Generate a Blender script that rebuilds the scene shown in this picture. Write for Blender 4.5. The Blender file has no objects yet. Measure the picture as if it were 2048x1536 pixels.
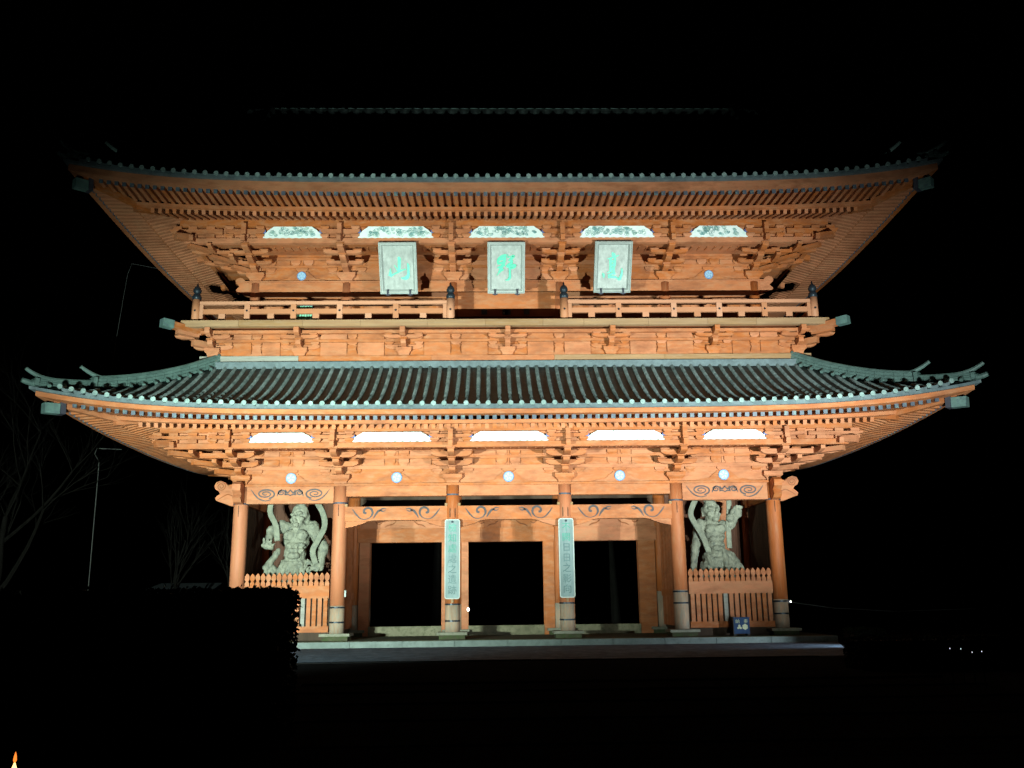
import bpy, math, random
from math import sin, cos, pi, radians, sqrt, atan2, hypot
from mathutils import Vector, Matrix

random.seed(7)
S = bpy.context.scene
COL = S.collection

# ------------------------------------------------------------------ camera
cam_d = bpy.data.cameras.new("camera")
cam = bpy.data.objects.new("camera", cam_d)
COL.objects.link(cam)
PITCH, YAW, ROLL = 0.231117501, 0.0244976871, -0.0120620732
fwd = Vector((sin(YAW) * cos(PITCH), cos(YAW) * cos(PITCH), sin(PITCH)))
right = Vector((cos(YAW), -sin(YAW), 0.0))
upv = right.cross(fwd)
r2 = cos(ROLL) * right + sin(ROLL) * upv
u2 = -sin(ROLL) * right + cos(ROLL) * upv
M = Matrix((r2, u2, -fwd)).transposed().to_4x4()
M.translation = Vector((-0.72827, -37.33428, 1.12277))
cam.matrix_world = M
cam_d.sensor_width = 36.0
cam_d.lens = 1850.0 / 2048.0 * 36.0
cam_d.clip_start = 0.1
cam_d.clip_end = 2000.0
S.camera = cam

# ------------------------------------------------------------------ night sky
W = bpy.data.worlds.new("World")
S.world = W
W.use_nodes = True
nt = W.node_tree
sky = nt.nodes.new("ShaderNodeTexSky")
sky.sky_type = 'NISHITA'
sky.sun_disc = False
sky.sun_elevation = radians(-5.0)
sky.sun_rotation = radians(180.0)
nt.links.new(sky.outputs[0], nt.nodes["Background"].inputs[0])
nt.nodes["Background"].inputs[1].default_value = 0.012

S.cycles.diffuse_bounces = 1
S.cycles.glossy_bounces = 2
S.view_settings.view_transform = 'Standard'
S.view_settings.look = 'None'
S.view_settings.exposure = 0.0
S.view_settings.gamma = 1.0
S.view_settings.use_curve_mapping = False

# floodlights: (x, y, z), colour, then two heads each: watts, aim point, cone angle
FLOODS = [
    ((-11.5, -23.7, 0.85), (0.76, 1.0, 0.87), [(26000, (-11.2, 0.0, 5.1), 70), (37500, (-4.2, 0.0, 8.2), 63)]),
    ((11.5, -23.7, 0.85), (0.82, 1.0, 0.93), [(22500, (11.2, 0.0, 5.4), 70), (33500, (4.0, 0.0, 8.2), 63)]),
]

# ------------------------------------------------------------------ helpers
class MB:
    def __init__(self, T=None):
        self.v = []; self.f = []; self.T = T
    def add(self, pts, faces):
        o = len(self.v)
        for p in pts:
            self.v.append(tuple(self.T(*p)) if self.T else tuple(p))
        for f in faces:
            self.f.append(tuple(i + o for i in f))
    def box(self, x0, x1, y0, y1, z0, z1):
        self.hexa([(x0, y0, z0), (x1, y0, z0), (x1, y1, z0), (x0, y1, z0),
                   (x0, y0, z1), (x1, y0, z1), (x1, y1, z1), (x0, y1, z1)])
        return self
    def hexa(self, p):
        self.add(p, [(0, 3, 2, 1), (4, 5, 6, 7), (0, 1, 5, 4), (1, 2, 6, 5), (2, 3, 7, 6), (3, 0, 4, 7)])
        return self
    def beam(self, p0, p1, w, h, upz=True):
        p0 = Vector(p0); p1 = Vector(p1); d = (p1 - p0).normalized()
        s = d.cross(Vector((0, 0, 1)))
        if s.length < 1e-4: s = Vector((1, 0, 0))
        s.normalize(); u = s.cross(d).normalized()
        pts = []
        for p in (p0, p1):
            for a, b in ((-1, -1), (1, -1), (1, 1), (-1, 1)):
                pts.append(p + s * a * w / 2 + u * b * h / 2)
        self.add(pts, [(0, 1, 2, 3), (7, 6, 5, 4), (0, 4, 5, 1), (1, 5, 6, 2), (2, 6, 7, 3), (3, 7, 4, 0)])
        return self
    def prism_y(self, poly, y0, y1):          # polygon in x,z extruded along y
        n = len(poly)
        pts = [(x, y0, z) for x, z in poly] + [(x, y1, z) for x, z in poly]
        fs = [tuple(range(n)), tuple(range(2 * n - 1, n - 1, -1))]
        for i in range(n):
            j = (i + 1) % n
            fs.append((i, i + n, j + n, j))
        self.add(pts, fs); return self
    def prism_x(self, poly, x0, x1):          # polygon in y,z extruded along x
        n = len(poly)
        pts = [(x0, y, z) for y, z in poly] + [(x1, y, z) for y, z in poly]
        fs = [tuple(range(n)), tuple(range(2 * n - 1, n - 1, -1))]
        for i in range(n):
            j = (i + 1) % n
            fs.append((i, i + n, j + n, j))
        self.add(pts, fs); return self
    def tube(self, pts, rad, n=6, cap=True):
        pts = [Vector(p) for p in pts]
        if not isinstance(rad, (list, tuple)): rad = [rad] * len(pts)
        vs = []; m = len(pts); ref = None
        for i, p in enumerate(pts):
            d = (pts[min(i + 1, m - 1)] - pts[max(i - 1, 0)])
            d = d.normalized() if d.length > 1e-9 else Vector((0, 0, 1))
            if ref is None:
                ref = d.cross(Vector((0, 0, 1)))
                if ref.length < 1e-3: ref = Vector((1, 0, 0))
            ref = (ref - d * ref.dot(d)).normalized()
            b = d.cross(ref)
            for k in range(n):
                a = 2 * pi * k / n
                vs.append(p + (ref * cos(a) + b * sin(a)) * rad[i])
        fs = []
        for i in range(m - 1):
            for k in range(n):
                k2 = (k + 1) % n
                fs.append((i * n + k, i * n + k2, (i + 1) * n + k2, (i + 1) * n + k))
        if cap:
            fs.append(tuple(range(n - 1, -1, -1))); fs.append(tuple(range((m - 1) * n, m * n)))
        self.add(vs, fs); return self
    def lathe(self, prof, cx=0, cy=0, n=20):
        vs = []; m = len(prof)
        for r, z in prof:
            for k in range(n):
                a = 2 * pi * k / n
                vs.append((cx + r * cos(a), cy + r * sin(a), z))
        fs = []
        for i in range(m - 1):
            for k in range(n):
                k2 = (k + 1) % n
                fs.append((i * n + k, i * n + k2, (i + 1) * n + k2, (i + 1) * n + k))
        fs.append(tuple(range(n - 1, -1, -1))); fs.append(tuple(range((m - 1) * n, m * n)))
        self.add(vs, fs); return self
    def grid(self, rows, closed=False):       # rows of equal length point lists
        n = len(rows[0]); vs = [p for r in rows for p in r]; fs = []
        for i in range(len(rows) - 1):
            for k in range(n if closed else n - 1):
                k2 = (k + 1) % n
                fs.append((i * n + k, i * n + k2, (i + 1) * n + k2, (i + 1) * n + k))
        self.add(vs, fs); return self
    def stroke(self, pts, y, th, sub=4):      # brush stroke in x,z with (x, z, width)
        P = []
        m = len(pts)
        for i in range(m - 1):
            p0 = pts[max(i - 1, 0)]; p1 = pts[i]; p2 = pts[i + 1]; p3 = pts[min(i + 2, m - 1)]
            for q in range(sub):
                t = q / sub
                P.append([0.5 * ((2 * b) + (c - a) * t + (2 * a - 5 * b + 4 * c - d) * t * t + (-a + 3 * b - 3 * c + d) * t ** 3)
                          for a, b, c, d in zip(p0, p1, p2, p3)])
        P.append(list(pts[-1]))
        rows = []
        for i, (x, z, w) in enumerate(P):
            a = P[max(i - 1, 0)]; b = P[min(i + 1, len(P) - 1)]
            dx, dz = b[0] - a[0], b[1] - a[1]; l = hypot(dx, dz) or 1
            nx, nz = -dz / l * max(w, 0.004) / 2, dx / l * max(w, 0.004) / 2
            rows.append([(x + nx, y, z + nz), (x + nx, y - th, z + nz), (x - nx, y - th, z - nz), (x - nx, y, z - nz)])
        self.grid(rows, closed=True)
        o = len(self.v) - len(rows) * 4
        self.f.append((o, o + 1, o + 2, o + 3)); e = len(self.v)
        self.f.append((e - 1, e - 2, e - 3, e - 4))
        return self
    def mesh(self, name, mat, smooth=False):
        me = bpy.data.meshes.new(name)
        me.from_pydata(self.v, [], self.f)
        me.update()
        if mat: me.materials.append(mat)
        if smooth:
            me.polygons.foreach_set("use_smooth", [True] * len(me.polygons))
        return me
    def build(self, name, mat, parent=None, smooth=False, **kw):
        o = bpy.data.objects.new(name, self.mesh(name, mat, smooth))
        COL.objects.link(o)
        if parent: o.parent = parent
        for k, v in kw.items(): o[k] = v
        return o

def inst(name, me, parent, loc=(0, 0, 0), rot=(0, 0, 0), scale=(1, 1, 1)):
    o = bpy.data.objects.new(name, me)
    COL.objects.link(o)
    o.location = loc; o.rotation_euler = rot; o.scale = scale
    if parent: o.parent = parent
    return o

def thing(name, label, cat, loc=(0, 0, 0), group=None, rz=0.0):
    o = bpy.data.objects.new(name, None)
    COL.objects.link(o)
    o.empty_display_size = 0.2
    o.location = loc; o.rotation_euler = (0, 0, rz)
    o["label"] = label; o["category"] = cat
    if group: o["group"] = group
    return o

# ------------------------------------------------------------------ materials
def mat(name, col, rough=0.7, var=0.25, scale=1.5, stretch=(1, 1, 1), col2=None, fac2=(0.5, 0.7), bump=0.1, bscale=14.0,
        metal=0.0, spec=0.35, col3=None, fac3=(0.62, 0.72), scale3=0.6, rnd=0.10):
    m = bpy.data.materials.new(name); m.use_nodes = True
    n = m.node_tree.nodes; l = m.node_tree.links
    b = n["Principled BSDF"]
    b.inputs["Roughness"].default_value = rough
    b.inputs["Metallic"].default_value = metal
    b.inputs["Specular IOR Level"].default_value = spec
    g = n.new("ShaderNodeNewGeometry")
    mp = n.new("ShaderNodeMapping"); mp.inputs["Scale"].default_value = stretch
    l.new(g.outputs["Position"], mp.inputs["Vector"])
    t = n.new("ShaderNodeTexNoise"); t.inputs["Scale"].default_value = scale; t.inputs["Detail"].default_value = 6
    t.inputs["Roughness"].default_value = 0.65
    l.new(mp.outputs[0], t.inputs["Vector"])
    r = n.new("ShaderNodeMapRange")
    r.inputs["From Min"].default_value = 0.3; r.inputs["From Max"].default_value = 0.7
    r.inputs["To Min"].default_value = 1.0 - var; r.inputs["To Max"].default_value = 1.0 + var
    l.new(t.outputs["Fac"], r.inputs["Value"])
    oi = n.new("ShaderNodeObjectInfo")
    ro = n.new("ShaderNodeMapRange"); ro.inputs["To Min"].default_value = 1.0 - rnd; ro.inputs["To Max"].default_value = 1.0 + rnd
    l.new(oi.outputs["Random"], ro.inputs["Value"])
    mu = n.new("ShaderNodeMath"); mu.operation = 'MULTIPLY'
    l.new(r.outputs[0], mu.inputs[0]); l.new(ro.outputs[0], mu.inputs[1])
    hsv = n.new("ShaderNodeHueSaturation")
    hsv.inputs["Color"].default_value = (*col, 1)
    l.new(mu.outputs[0], hsv.inputs["Value"])
    rs = n.new("ShaderNodeMapRange"); rs.inputs["To Min"].default_value = 1.0 + rnd * 0.6; rs.inputs["To Max"].default_value = 1.0 - rnd * 0.8
    l.new(oi.outputs["Random"], rs.inputs["Value"]); l.new(rs.outputs[0], hsv.inputs["Saturation"])
    out = hsv.outputs[0]
    for c, fr, sc in ((col2, fac2, scale * 2.3), (col3, fac3, scale3)):
        if not c: continue
        t2 = n.new("ShaderNodeTexNoise"); t2.inputs["Scale"].default_value = sc; t2.inputs["Detail"].default_value = 8
        t2.inputs["Roughness"].default_value = 0.7
        l.new(mp.outputs[0], t2.inputs["Vector"])
        r2_ = n.new("ShaderNodeMapRange"); r2_.inputs["From Min"].default_value = fr[0]; r2_.inputs["From Max"].default_value = fr[1]
        l.new(t2.outputs["Fac"], r2_.inputs["Value"])
        mx = n.new("ShaderNodeMix"); mx.data_type = 'RGBA'
        l.new(r2_.outputs[0], mx.inputs[0]); l.new(out, mx.inputs[6]); mx.inputs[7].default_value = (*c, 1)
        out = mx.outputs[2]
    l.new(out, b.inputs["Base Color"])
    if bump:
        t3 = n.new("ShaderNodeTexNoise"); t3.inputs["Scale"].default_value = bscale; t3.inputs["Detail"].default_value = 4
        l.new(mp.outputs[0], t3.inputs["Vector"])
        bp = n.new("ShaderNodeBump"); bp.inputs["Strength"].default_value = bump; bp.inputs["Distance"].default_value = 0.03
        l.new(t3.outputs["Fac"], bp.inputs["Height"]); l.new(bp.outputs[0], b.inputs["Normal"])
    return m

def emit(name, col, strength):
    m = bpy.data.materials.new(name); m.use_nodes = True
    b = m.node_tree.nodes["Principled BSDF"]
    b.inputs["Base Color"].default_value = (*col, 1)
    b.inputs["Emission Color"].default_value = (*col, 1)
    b.inputs["Emission Strength"].default_value = strength
    return m

VERM = (0.45, 0.134, 0.045)
m_wood = mat("vermilion_wood", VERM, 0.72, 0.2, 0.9, (1, 1, 3), (0.46, 0.20, 0.10), (0.45, 0.75), 0.12, 16, col3=(0.27, 0.085, 0.035), fac3=(0.50, 0.70), rnd=0.10)
m_post = mat("vermilion_column_paint", (0.43, 0.122, 0.043), 0.6, 0.2, 1.2, (3, 3, 0.5), (0.45, 0.185, 0.09), (0.50, 0.72), 0.08, 20, col3=(0.36, 0.12, 0.05), fac3=(0.58, 0.74))
m_rail = mat("fresh_vermilion", (0.52, 0.215, 0.115), 0.6, 0.1, 1.5, (0.5, 1, 1), None, bump=0.05)
m_pale = mat("weathered_board", (0.32, 0.175, 0.085), 0.8, 0.22, 1.8, (0.35, 1, 4), (0.33, 0.20, 0.12), (0.48, 0.66), 0.2, 14, col3=(0.30, 0.15, 0.08), fac3=(0.55, 0.7))
m_grey = mat("bare_grey_timber", (0.30, 0.28, 0.25), 0.8, 0.2, 1.8, (0.3, 1, 5), (0.22, 0.2, 0.17), (0.5, 0.7), 0.2, 14)
m_foot = mat("worn_column_foot", (0.40, 0.25, 0.17), 0.8, 0.3, 1.6, (3, 3, 0.7), (0.30, 0.27, 0.22), (0.45, 0.65), 0.2, 16)
m_dark = mat("dark_stain_and_shade", (0.055, 0.03, 0.018), 0.8, 0.3, 1.5, (3, 3, 0.6), None, bump=0.1)  # dark stain, also standing for shade in the passage and bays
m_brown = mat("old_brown_board", (0.24, 0.07, 0.025), 0.8, 0.25, 1.4, (3, 3, 0.5), (0.16, 0.06, 0.03), (0.5, 0.7), 0.1)
m_deck = mat("shaded_pan_tile", (0.018, 0.024, 0.023), 0.6, 0.4, 2.0, (1, 1, 1), (0.05, 0.07, 0.065), (0.52, 0.7), 0.2, 30)  # tile darkened to carry the shade in the valleys and on the ridge
m_tile = mat("copper_green_tile", (0.10, 0.125, 0.125), 0.5, 0.4, 3.2, (1, 1, 1), (0.24, 0.275, 0.265), (0.54, 0.70), 0.3, 30, col3=(0.045, 0.06, 0.058), fac3=(0.48, 0.66), scale3=1.1, rnd=0.2)
m_edge = mat("tile_edge_slate", (0.105, 0.135, 0.15), 0.5, 0.3, 2.5, (1, 1, 1), (0.16, 0.20, 0.205), (0.52, 0.7), 0.15, 30)
m_disc = mat("tile_end_verdigris", (0.24, 0.325, 0.315), 0.5, 0.3, 2.5, (1, 1, 1), (0.15, 0.205, 0.205), (0.52, 0.7), 0.15, 30)
m_ridge = mat("ridge_tile_verdigris", (0.085, 0.135, 0.125), 0.5, 0.3, 2.5, (1, 1, 2), (0.045, 0.08, 0.077), (0.5, 0.7), 0.2, 24)
m_cap = mat("verdigris_cap", (0.075, 0.09, 0.125), 0.5, 0.3, 3.0, (1, 1, 1), (0.13, 0.20, 0.20), (0.52, 0.62), 0.1)
m_horn = mat("brightened_verdigris", (0.30, 0.43, 0.40), 0.5, 0.3, 3.0, (1, 1, 1), (0.18, 0.27, 0.26), (0.5, 0.68), 0.15)  # ridge tile colour lightened so the dim upper ridge and horns look lit
m_cap2 = mat("teal_hip_cap", (0.12, 0.20, 0.185), 0.5, 0.3, 3.0, (1, 1, 1), (0.09, 0.12, 0.15), (0.5, 0.65), 0.1)
m_green3 = mat("dull_green_lettering", (0.06, 0.27, 0.21), 0.6, 0.25, 3, bump=0)
m_band = mat("dark_iron_band", (0.07, 0.07, 0.095), 0.5, 0.2, 3, metal=0.3)
m_blackm = mat("black_bronze", (0.022, 0.03, 0.042), 0.4, 0.2, 4, metal=0.4)
m_white = mat("white_carved_board", (0.74, 0.80, 0.80), 0.6, 0.06, 2.0, (1, 1, 1), (0.58, 0.76, 0.74), (0.5, 0.72), 0.1, 20)
m_line2 = mat("glare_paled_line", (0.66, 0.72, 0.72), 0.6, 0.1, 4, bump=0)  # line colour lifted to copy the glare on the lower panels
m_line = mat("carving_line_paint", (0.14, 0.30, 0.31), 0.6, 0.4, 4.0, (1, 1, 1), (0.42, 0.56, 0.46), (0.5, 0.6), 0)
m_blue = mat("blue_painted_edge", (0.12, 0.17, 0.42), 0.6, 0.2, 3)
m_bluegrey = mat("blue_grey_relief", (0.22, 0.34, 0.50), 0.6, 0.1, 4, bump=0)
m_med = mat("white_medallion", (0.46, 0.56, 0.62), 0.55, 0.1, 4, col2=(0.30, 0.45, 0.62), fac2=(0.22, 0.36, 0.5), bump=0.05)
m_scroll = mat("grey_scroll_paint", (0.075, 0.06, 0.066), 0.7, 0.25, 5, col2=(0.26, 0.17, 0.12), fac2=(0.14, 0.085, 0.065), bump=0)
m_board = mat("silvered_name_board", (0.37, 0.385, 0.37), 0.7, 0.25, 1.2, (4, 4, 0.6), (0.25, 0.265, 0.26), (0.52, 0.72), 0.15, 18)
m_bframe = mat("silvered_frame", (0.35, 0.37, 0.355), 0.7, 0.15, 2, (2, 2, 2), None, bump=0.1)
m_green = mat("green_lettering", (0.12, 0.60, 0.41), 0.6, 0.15, 4, bump=0)
m_green2 = mat("faded_green_lettering", (0.085, 0.15, 0.155), 0.6, 0.3, 3, bump=0)
m_sign = mat("pale_sign_board", (0.18, 0.24, 0.245), 0.5, 0.2, 1.4, (3, 3, 0.5), (0.125, 0.175, 0.19), (0.5, 0.7), 0.08)
m_signrim = mat("white_sign_rim", (0.42, 0.44, 0.42), 0.5, 0.05, 3)
m_statue = mat("grey_green_carved_wood", (0.245, 0.24, 0.185), 0.75, 0.3, 3.0, (1, 1, 0.7), (0.11, 0.12, 0.108), (0.5, 0.68), 0.5, 10)
m_scarf = mat("scarf_wood", (0.25, 0.25, 0.195), 0.75, 0.3, 3.0, (1, 1, 1), (0.14, 0.15, 0.13), (0.5, 0.7), bump=0.2)
m_stone = mat("kerb_granite", (0.185, 0.215, 0.205), 0.85, 0.2, 3.0, (1, 1, 1), (0.13, 0.155, 0.145), (0.5, 0.7), 0.3, 25)
m_base = mat("base_stone", (0.24, 0.225, 0.175), 0.85, 0.2, 3, (1, 1, 1), (0.14, 0.14, 0.095), (0.5, 0.7), 0.3, 20)
m_sill = mat("sill_stone", (0.20, 0.175, 0.115), 0.85, 0.25, 2, (1, 1, 1), (0.10, 0.10, 0.06), (0.48, 0.66), 0.3, 20)
m_moss = mat("mossy_earth", (0.065, 0.060, 0.034), 0.95, 0.4, 2.5, (1, 1, 1), (0.05, 0.075, 0.025), (0.45, 0.62), 0.6, 30)
m_ground = mat("dark_asphalt", (0.013, 0.0135, 0.015), 0.95, 0.3, 1.2, (1, 1, 1), (0.009, 0.0095, 0.010), (0.45, 0.7), 0.3, 60, spec=0.0)  # near-black colour carries the darkness of the unlit foreground
m_litstrip = mat("lit_strip_paving", (0.14, 0.185, 0.25), 0.9, 0.35, 1.6, (1, 1, 1), (0.085, 0.11, 0.15), (0.42, 0.68), 0.4, 60, spec=0.0)  # paler, bluer colour stands for the floodlit strip of ground
m_step = mat("dark_edge_stone", (0.009, 0.009, 0.0095), 0.95, 0.3, 2, (1, 1, 1), None, bump=0.3, spec=0.0)
m_tread = mat("dark_step_stone", (0.012, 0.0125, 0.013), 0.95, 0.35, 2.5, (1, 1, 1), (0.007, 0.008, 0.007), (0.45, 0.65), 0.3, 25, spec=0.0)
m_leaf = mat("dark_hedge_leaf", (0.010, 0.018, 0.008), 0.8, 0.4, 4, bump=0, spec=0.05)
m_bark = mat("bark", (0.010, 0.009, 0.008), 0.9, 0.3, 3, (2, 2, 0.6), None, bump=0.5, spec=0.0)
m_box = mat("navy_cloth", (0.025, 0.06, 0.15), 0.7, 0.2, 3, bump=0.05)
m_cream = mat("cream_print", (0.62, 0.62, 0.42), 0.7, 0.1, 6, bump=0)
m_blk = mat("black_paint", (0.012, 0.013, 0.014), 0.6, 0.2, 4, bump=0)
m_hut = mat("grey_sheet_roof", (0.10, 0.11, 0.12), 0.6, 0.15, 2)
m_wire = mat("bare_metal_cable", (0.20, 0.20, 0.19), 0.5, 0.1, 4, metal=0.3)
m_bayback = mat("shaded_bay_board", (0.10, 0.035, 0.018), 0.8, 0.25, 1.4, (3, 3, 0.5), None, bump=0.1)  # shade of the bay put into the back wall colour
m_greenbox = mat("pale_green_paint", (0.22, 0.55, 0.36), 0.6, 0.1, 4, bump=0)
m_cable2 = mat("dull_cable", (0.08, 0.08, 0.08), 0.6, 0.1, 4)
m_lamp = emit("lamp_glow", (1.0, 0.98, 0.9), 5.0)
m_mark = emit("glint_glow", (0.9, 0.95, 1.0), 0.8)
m_glass = emit("flood_glass", (0.8, 1.0, 0.93), 2.0)
m_fl_in = emit("flame_core", (1.0, 0.62, 0.20), 3.0)
m_fl_out = emit("flame_edge", (1.0, 0.22, 0.03), 1.6)

# ------------------------------------------------------------------ ground
def structure(o): o["kind"] = "structure"; return o
ZG = -0.49                                  # ground level in front of the gate
PT = -0.26                                   # top of the stone platform
g = MB()
xs = (-400, -60, -20, 0, 20, 60, 400)
g.grid([[(x, y, ZG - 0.012) for x in xs] for y in (-300, -60, -10, 0, 60, 400)])
structure(g.build("ground", m_ground))
ap = MB().hexa([(-16, -10, ZG - 0.1), (9.6, -10, ZG - 0.1), (12.3, -1.5, ZG - 0.1), (-16, -1.5, ZG - 0.1), (-16, -10, ZG), (9.6, -10, ZG), (12.3, -1.5, ZG), (-16, -1.5, ZG)]).build("lit_ground_strip", m_litstrip); structure(ap)  # strip shaped to the pool of light before the kerb
x = -16.0
while x < 7.8:
    w = 1.9 + random.uniform(-0.3, 0.4)
    MB().box(x + 0.01, x + w - 0.01, -10.26, -10.004, ZG - 0.1, ZG + 0.015 + random.uniform(-0.006, 0.006)).build("edge_stone", m_step, ap)
    x += w
bands = MB().box(-4.6, 8.6, -27.0, -16.8, ZG - 0.1, ZG - 0.008).build("stone_steps", m_step); structure(bands)
for k, y in enumerate((-17.2, -19.0, -21.0, -23.2, -25.6)):
    x = -4.6
    while x < 8.5:
        w = min(1.5 + random.uniform(-0.2, 0.3), 8.6 - x)
        MB().box(x + 0.012, x + w - 0.012, y - 0.35, y, ZG - 0.05, ZG + 0.03 - 0.004 * k + random.uniform(-0.006, 0.006)).build("step_stone", m_tread, bands)
        x += w
pl = MB().box(-12.3, 12.3, -1.1, 10.5, ZG - 0.05, PT).build("platform", m_moss); structure(pl)
kb = MB().box(-12.3, 12.3, -1.48, -1.102, ZG - 0.05, PT - 0.01).build("kerb", m_stone); structure(kb)
x = -12.32
while x < 12.25:
    w = min(2.05 + random.uniform(-0.12, 0.12), 12.32 - x)
    zt = PT - 0.01 + random.uniform(-0.008, 0.008)
    MB().box(x + 0.01, x + w - 0.01, -1.52, -1.08, ZG - 0.02, zt).build("kerb_stone", m_stone, kb)
    x += w

# ------------------------------------------------------------------ the gate
gate = thing("temple_gate", "two-storey vermilion wooden temple gate under two sweeping tiled roofs, floodlit on its platform", "temple gate")
CX = [-10.7, -6.75, -2.25, 2.25, 6.75, 10.7]
ROWS = [0.0, 3.95, 7.9]
R = 0.29

class Storey: pass
LO = Storey(); UP = Storey()
for st, kw in ((LO, dict(X=10.7, Yf=0.0, Yb=7.9, e=5.4, zt=7.77, fh=0.16, fl=0.18, kz=(7.56, 7.70), bs=0.35,
                         R=0.60, R2=0.10, p=6.0, pa=0.42, pb=0.037, dtop=4.45, dg=99.0, out=2.1,
                         pur=(7.55, 7.93), hipdrop=0.34, fl_plan=0.52, beam3=(6.93, 7.14), panel=(7.165, 7.52), soff=(6.99, 7.16))),
               (UP, dict(X=10.65, Yf=0.35, Yb=7.55, e=5.55, zt=16.54, fh=0.24, fl=0.07, kz=(16.10, 16.24), bs=0.30,
                         R=0.62, R2=0.07, p=5.0, pa=0.60, pb=0.027, dtop=9.15, dg=4.7, out=2.1,
                         pur=(16.13, 16.48), hipdrop=0.40, fl_plan=0.30, beam3=(15.42, 15.64), panel=(15.645, 16.125), soff=(15.50, 15.72)))):
    st.__dict__.update(kw)
    st.L = st.X + st.e; st.Ye = st.Yf - st.e; st.yc = (st.Yf + st.Yb) / 2; st.M = (st.Yb - st.Yf) / 2 + st.e

def rise(st, u):
    t = max(0.0, 1 - u / st.L)
    return st.R * t ** st.p + st.R2 * t * t
def fade(d): return max(0.0, 1 - d / 3.6)
def flare(st, u, d): return st.fl_plan * max(0.0, 1 - u / 16.0) ** 7 * fade(d)
def place(st, side, a, d, z):
    H = half(st, side)
    u = H - abs(a)
    fl = flare(st, u, d)
    if H - abs(a) < d + 0.35:                       # on the hip both eaves flare
        pass
    a = a + math.copysign(flare(st, max(d, 0.0), max(u, 0.0)) * max(0.0, 1 - u / 8.0) ** 2, a) if abs(a) > 0.01 else a
    d = d - fl
    if side == 'front': return (a, st.Ye + d, z)
    if side == 'back': return (-a, 2 * st.yc - st.Ye - d, z)
    if side == 'left': return (-st.L + d, st.yc - a, z)
    return (st.L - d, st.yc + a, z)
def half(st, side): return st.L if side in ('front', 'back') else st.M
def svals(n):
    return [sin(pi / 2 * (-1 + 2 * i / n)) * 0.5 + (-1 + 2 * i / n) * 0.5 for i in range(n + 1)]
SIDES = ('front', 'left', 'right', 'back')

def sweep(st, side, prof, n=56, closed=True):
    H = half(st, side); rows = []
    for s in svals(n):
        row = []
        for d, zr in prof:
            a = s * (H - d); u = H - abs(a)
            row.append(place(st, side, a, d, st.zt + zr + rise(st, u) * fade(d)))
        rows.append(row)
    m = MB(); m.grid(rows, closed=closed)
    if closed:
        k = len(prof); m.f.append(tuple(range(k))); e = len(m.v); m.f.append(tuple(range(e - 1, e - 1 - k, -1)))
    return m

def deckz(st, d, u):
    return st.zt + 0.14 + st.pa * d + st.pb * d * d + rise(st, u) * fade(d)

me_fly = MB().box(-0.065, 0.065, 0, 1, -0.14, 0).mesh("flying_rafter", m_wood)
me_flycap = MB().box(-0.073, 0.073, -0.03, 0.025, -0.148, 0.004).mesh("rafter_cap", m_cap)
me_base = MB().box(-0.07, 0.07, 0, 1, -0.18, 0).mesh("rafter", m_wood)
def disc_mesh():
    m = MB(); n = 12; rows = []
    for r, y in ((0.088, 0.03), (0.088, -0.03), (0.066, -0.03), (0.062, -0.018), (0.03, -0.018), (0.026, -0.03), (0.001, -0.03)):
        rows.append([(r * cos(2 * pi * k / n), y, r * sin(2 * pi * k / n)) for k in range(n)])
    m.grid(rows, closed=True)
    return m.mesh("end_tile", m_disc)
me_disc = disc_mesh()
def pan_mesh():
    m = MB(); rows = []
    for i in range(7):
        t = -1 + i / 3.0; x = 0.152 * t; sag = -0.05 * (1 - t * t)
        rows.append([(x, 0.0, 0.075 + sag * 0.7), (x, 0.0, -0.03 + sag), (x, 0.30, -0.03 + sag), (x, 0.30, 0.075 + sag * 0.7)])
    m.grid(rows, closed=True); m.f.append((0, 1, 2, 3)); e = len(m.v); m.f.append((e - 1, e - 2, e - 3, e - 4))
    return m.mesh("pan_tile", m_edge)
me_pan = pan_mesh()

def rib_mesh(st, a, d1, d0=0.0, side='front'):
    """one roll of round tiles running up the slope; local x = 0 on the roll's axis"""
    m = MB(); rows = []; H = half(st, side); u = H - abs(a)
    nt_ = max(1, int((d1 - d0) / 0.36)); step = (d1 - d0) / nt_
    for i in range(nt_):
        for d, r in ((d0 + i * step, 0.081), (d0 + (i + 1) * step - 0.012, 0.066)):
            z = deckz(st, d, u)
            sl = st.pa + 2 * st.pb * d
            ang = math.atan(sl)
            row = []
            for k in range(6):
                th = pi * k / 5
                h = r * sin(th) * 1.15
                row.append((-r * cos(th), d - h * sin(ang) - (flare(st, u, d) if side == 'front' else 0), z + h * cos(ang) - 0.01))
            rows.append(row)
    m.grid(rows)
    return m

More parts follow.
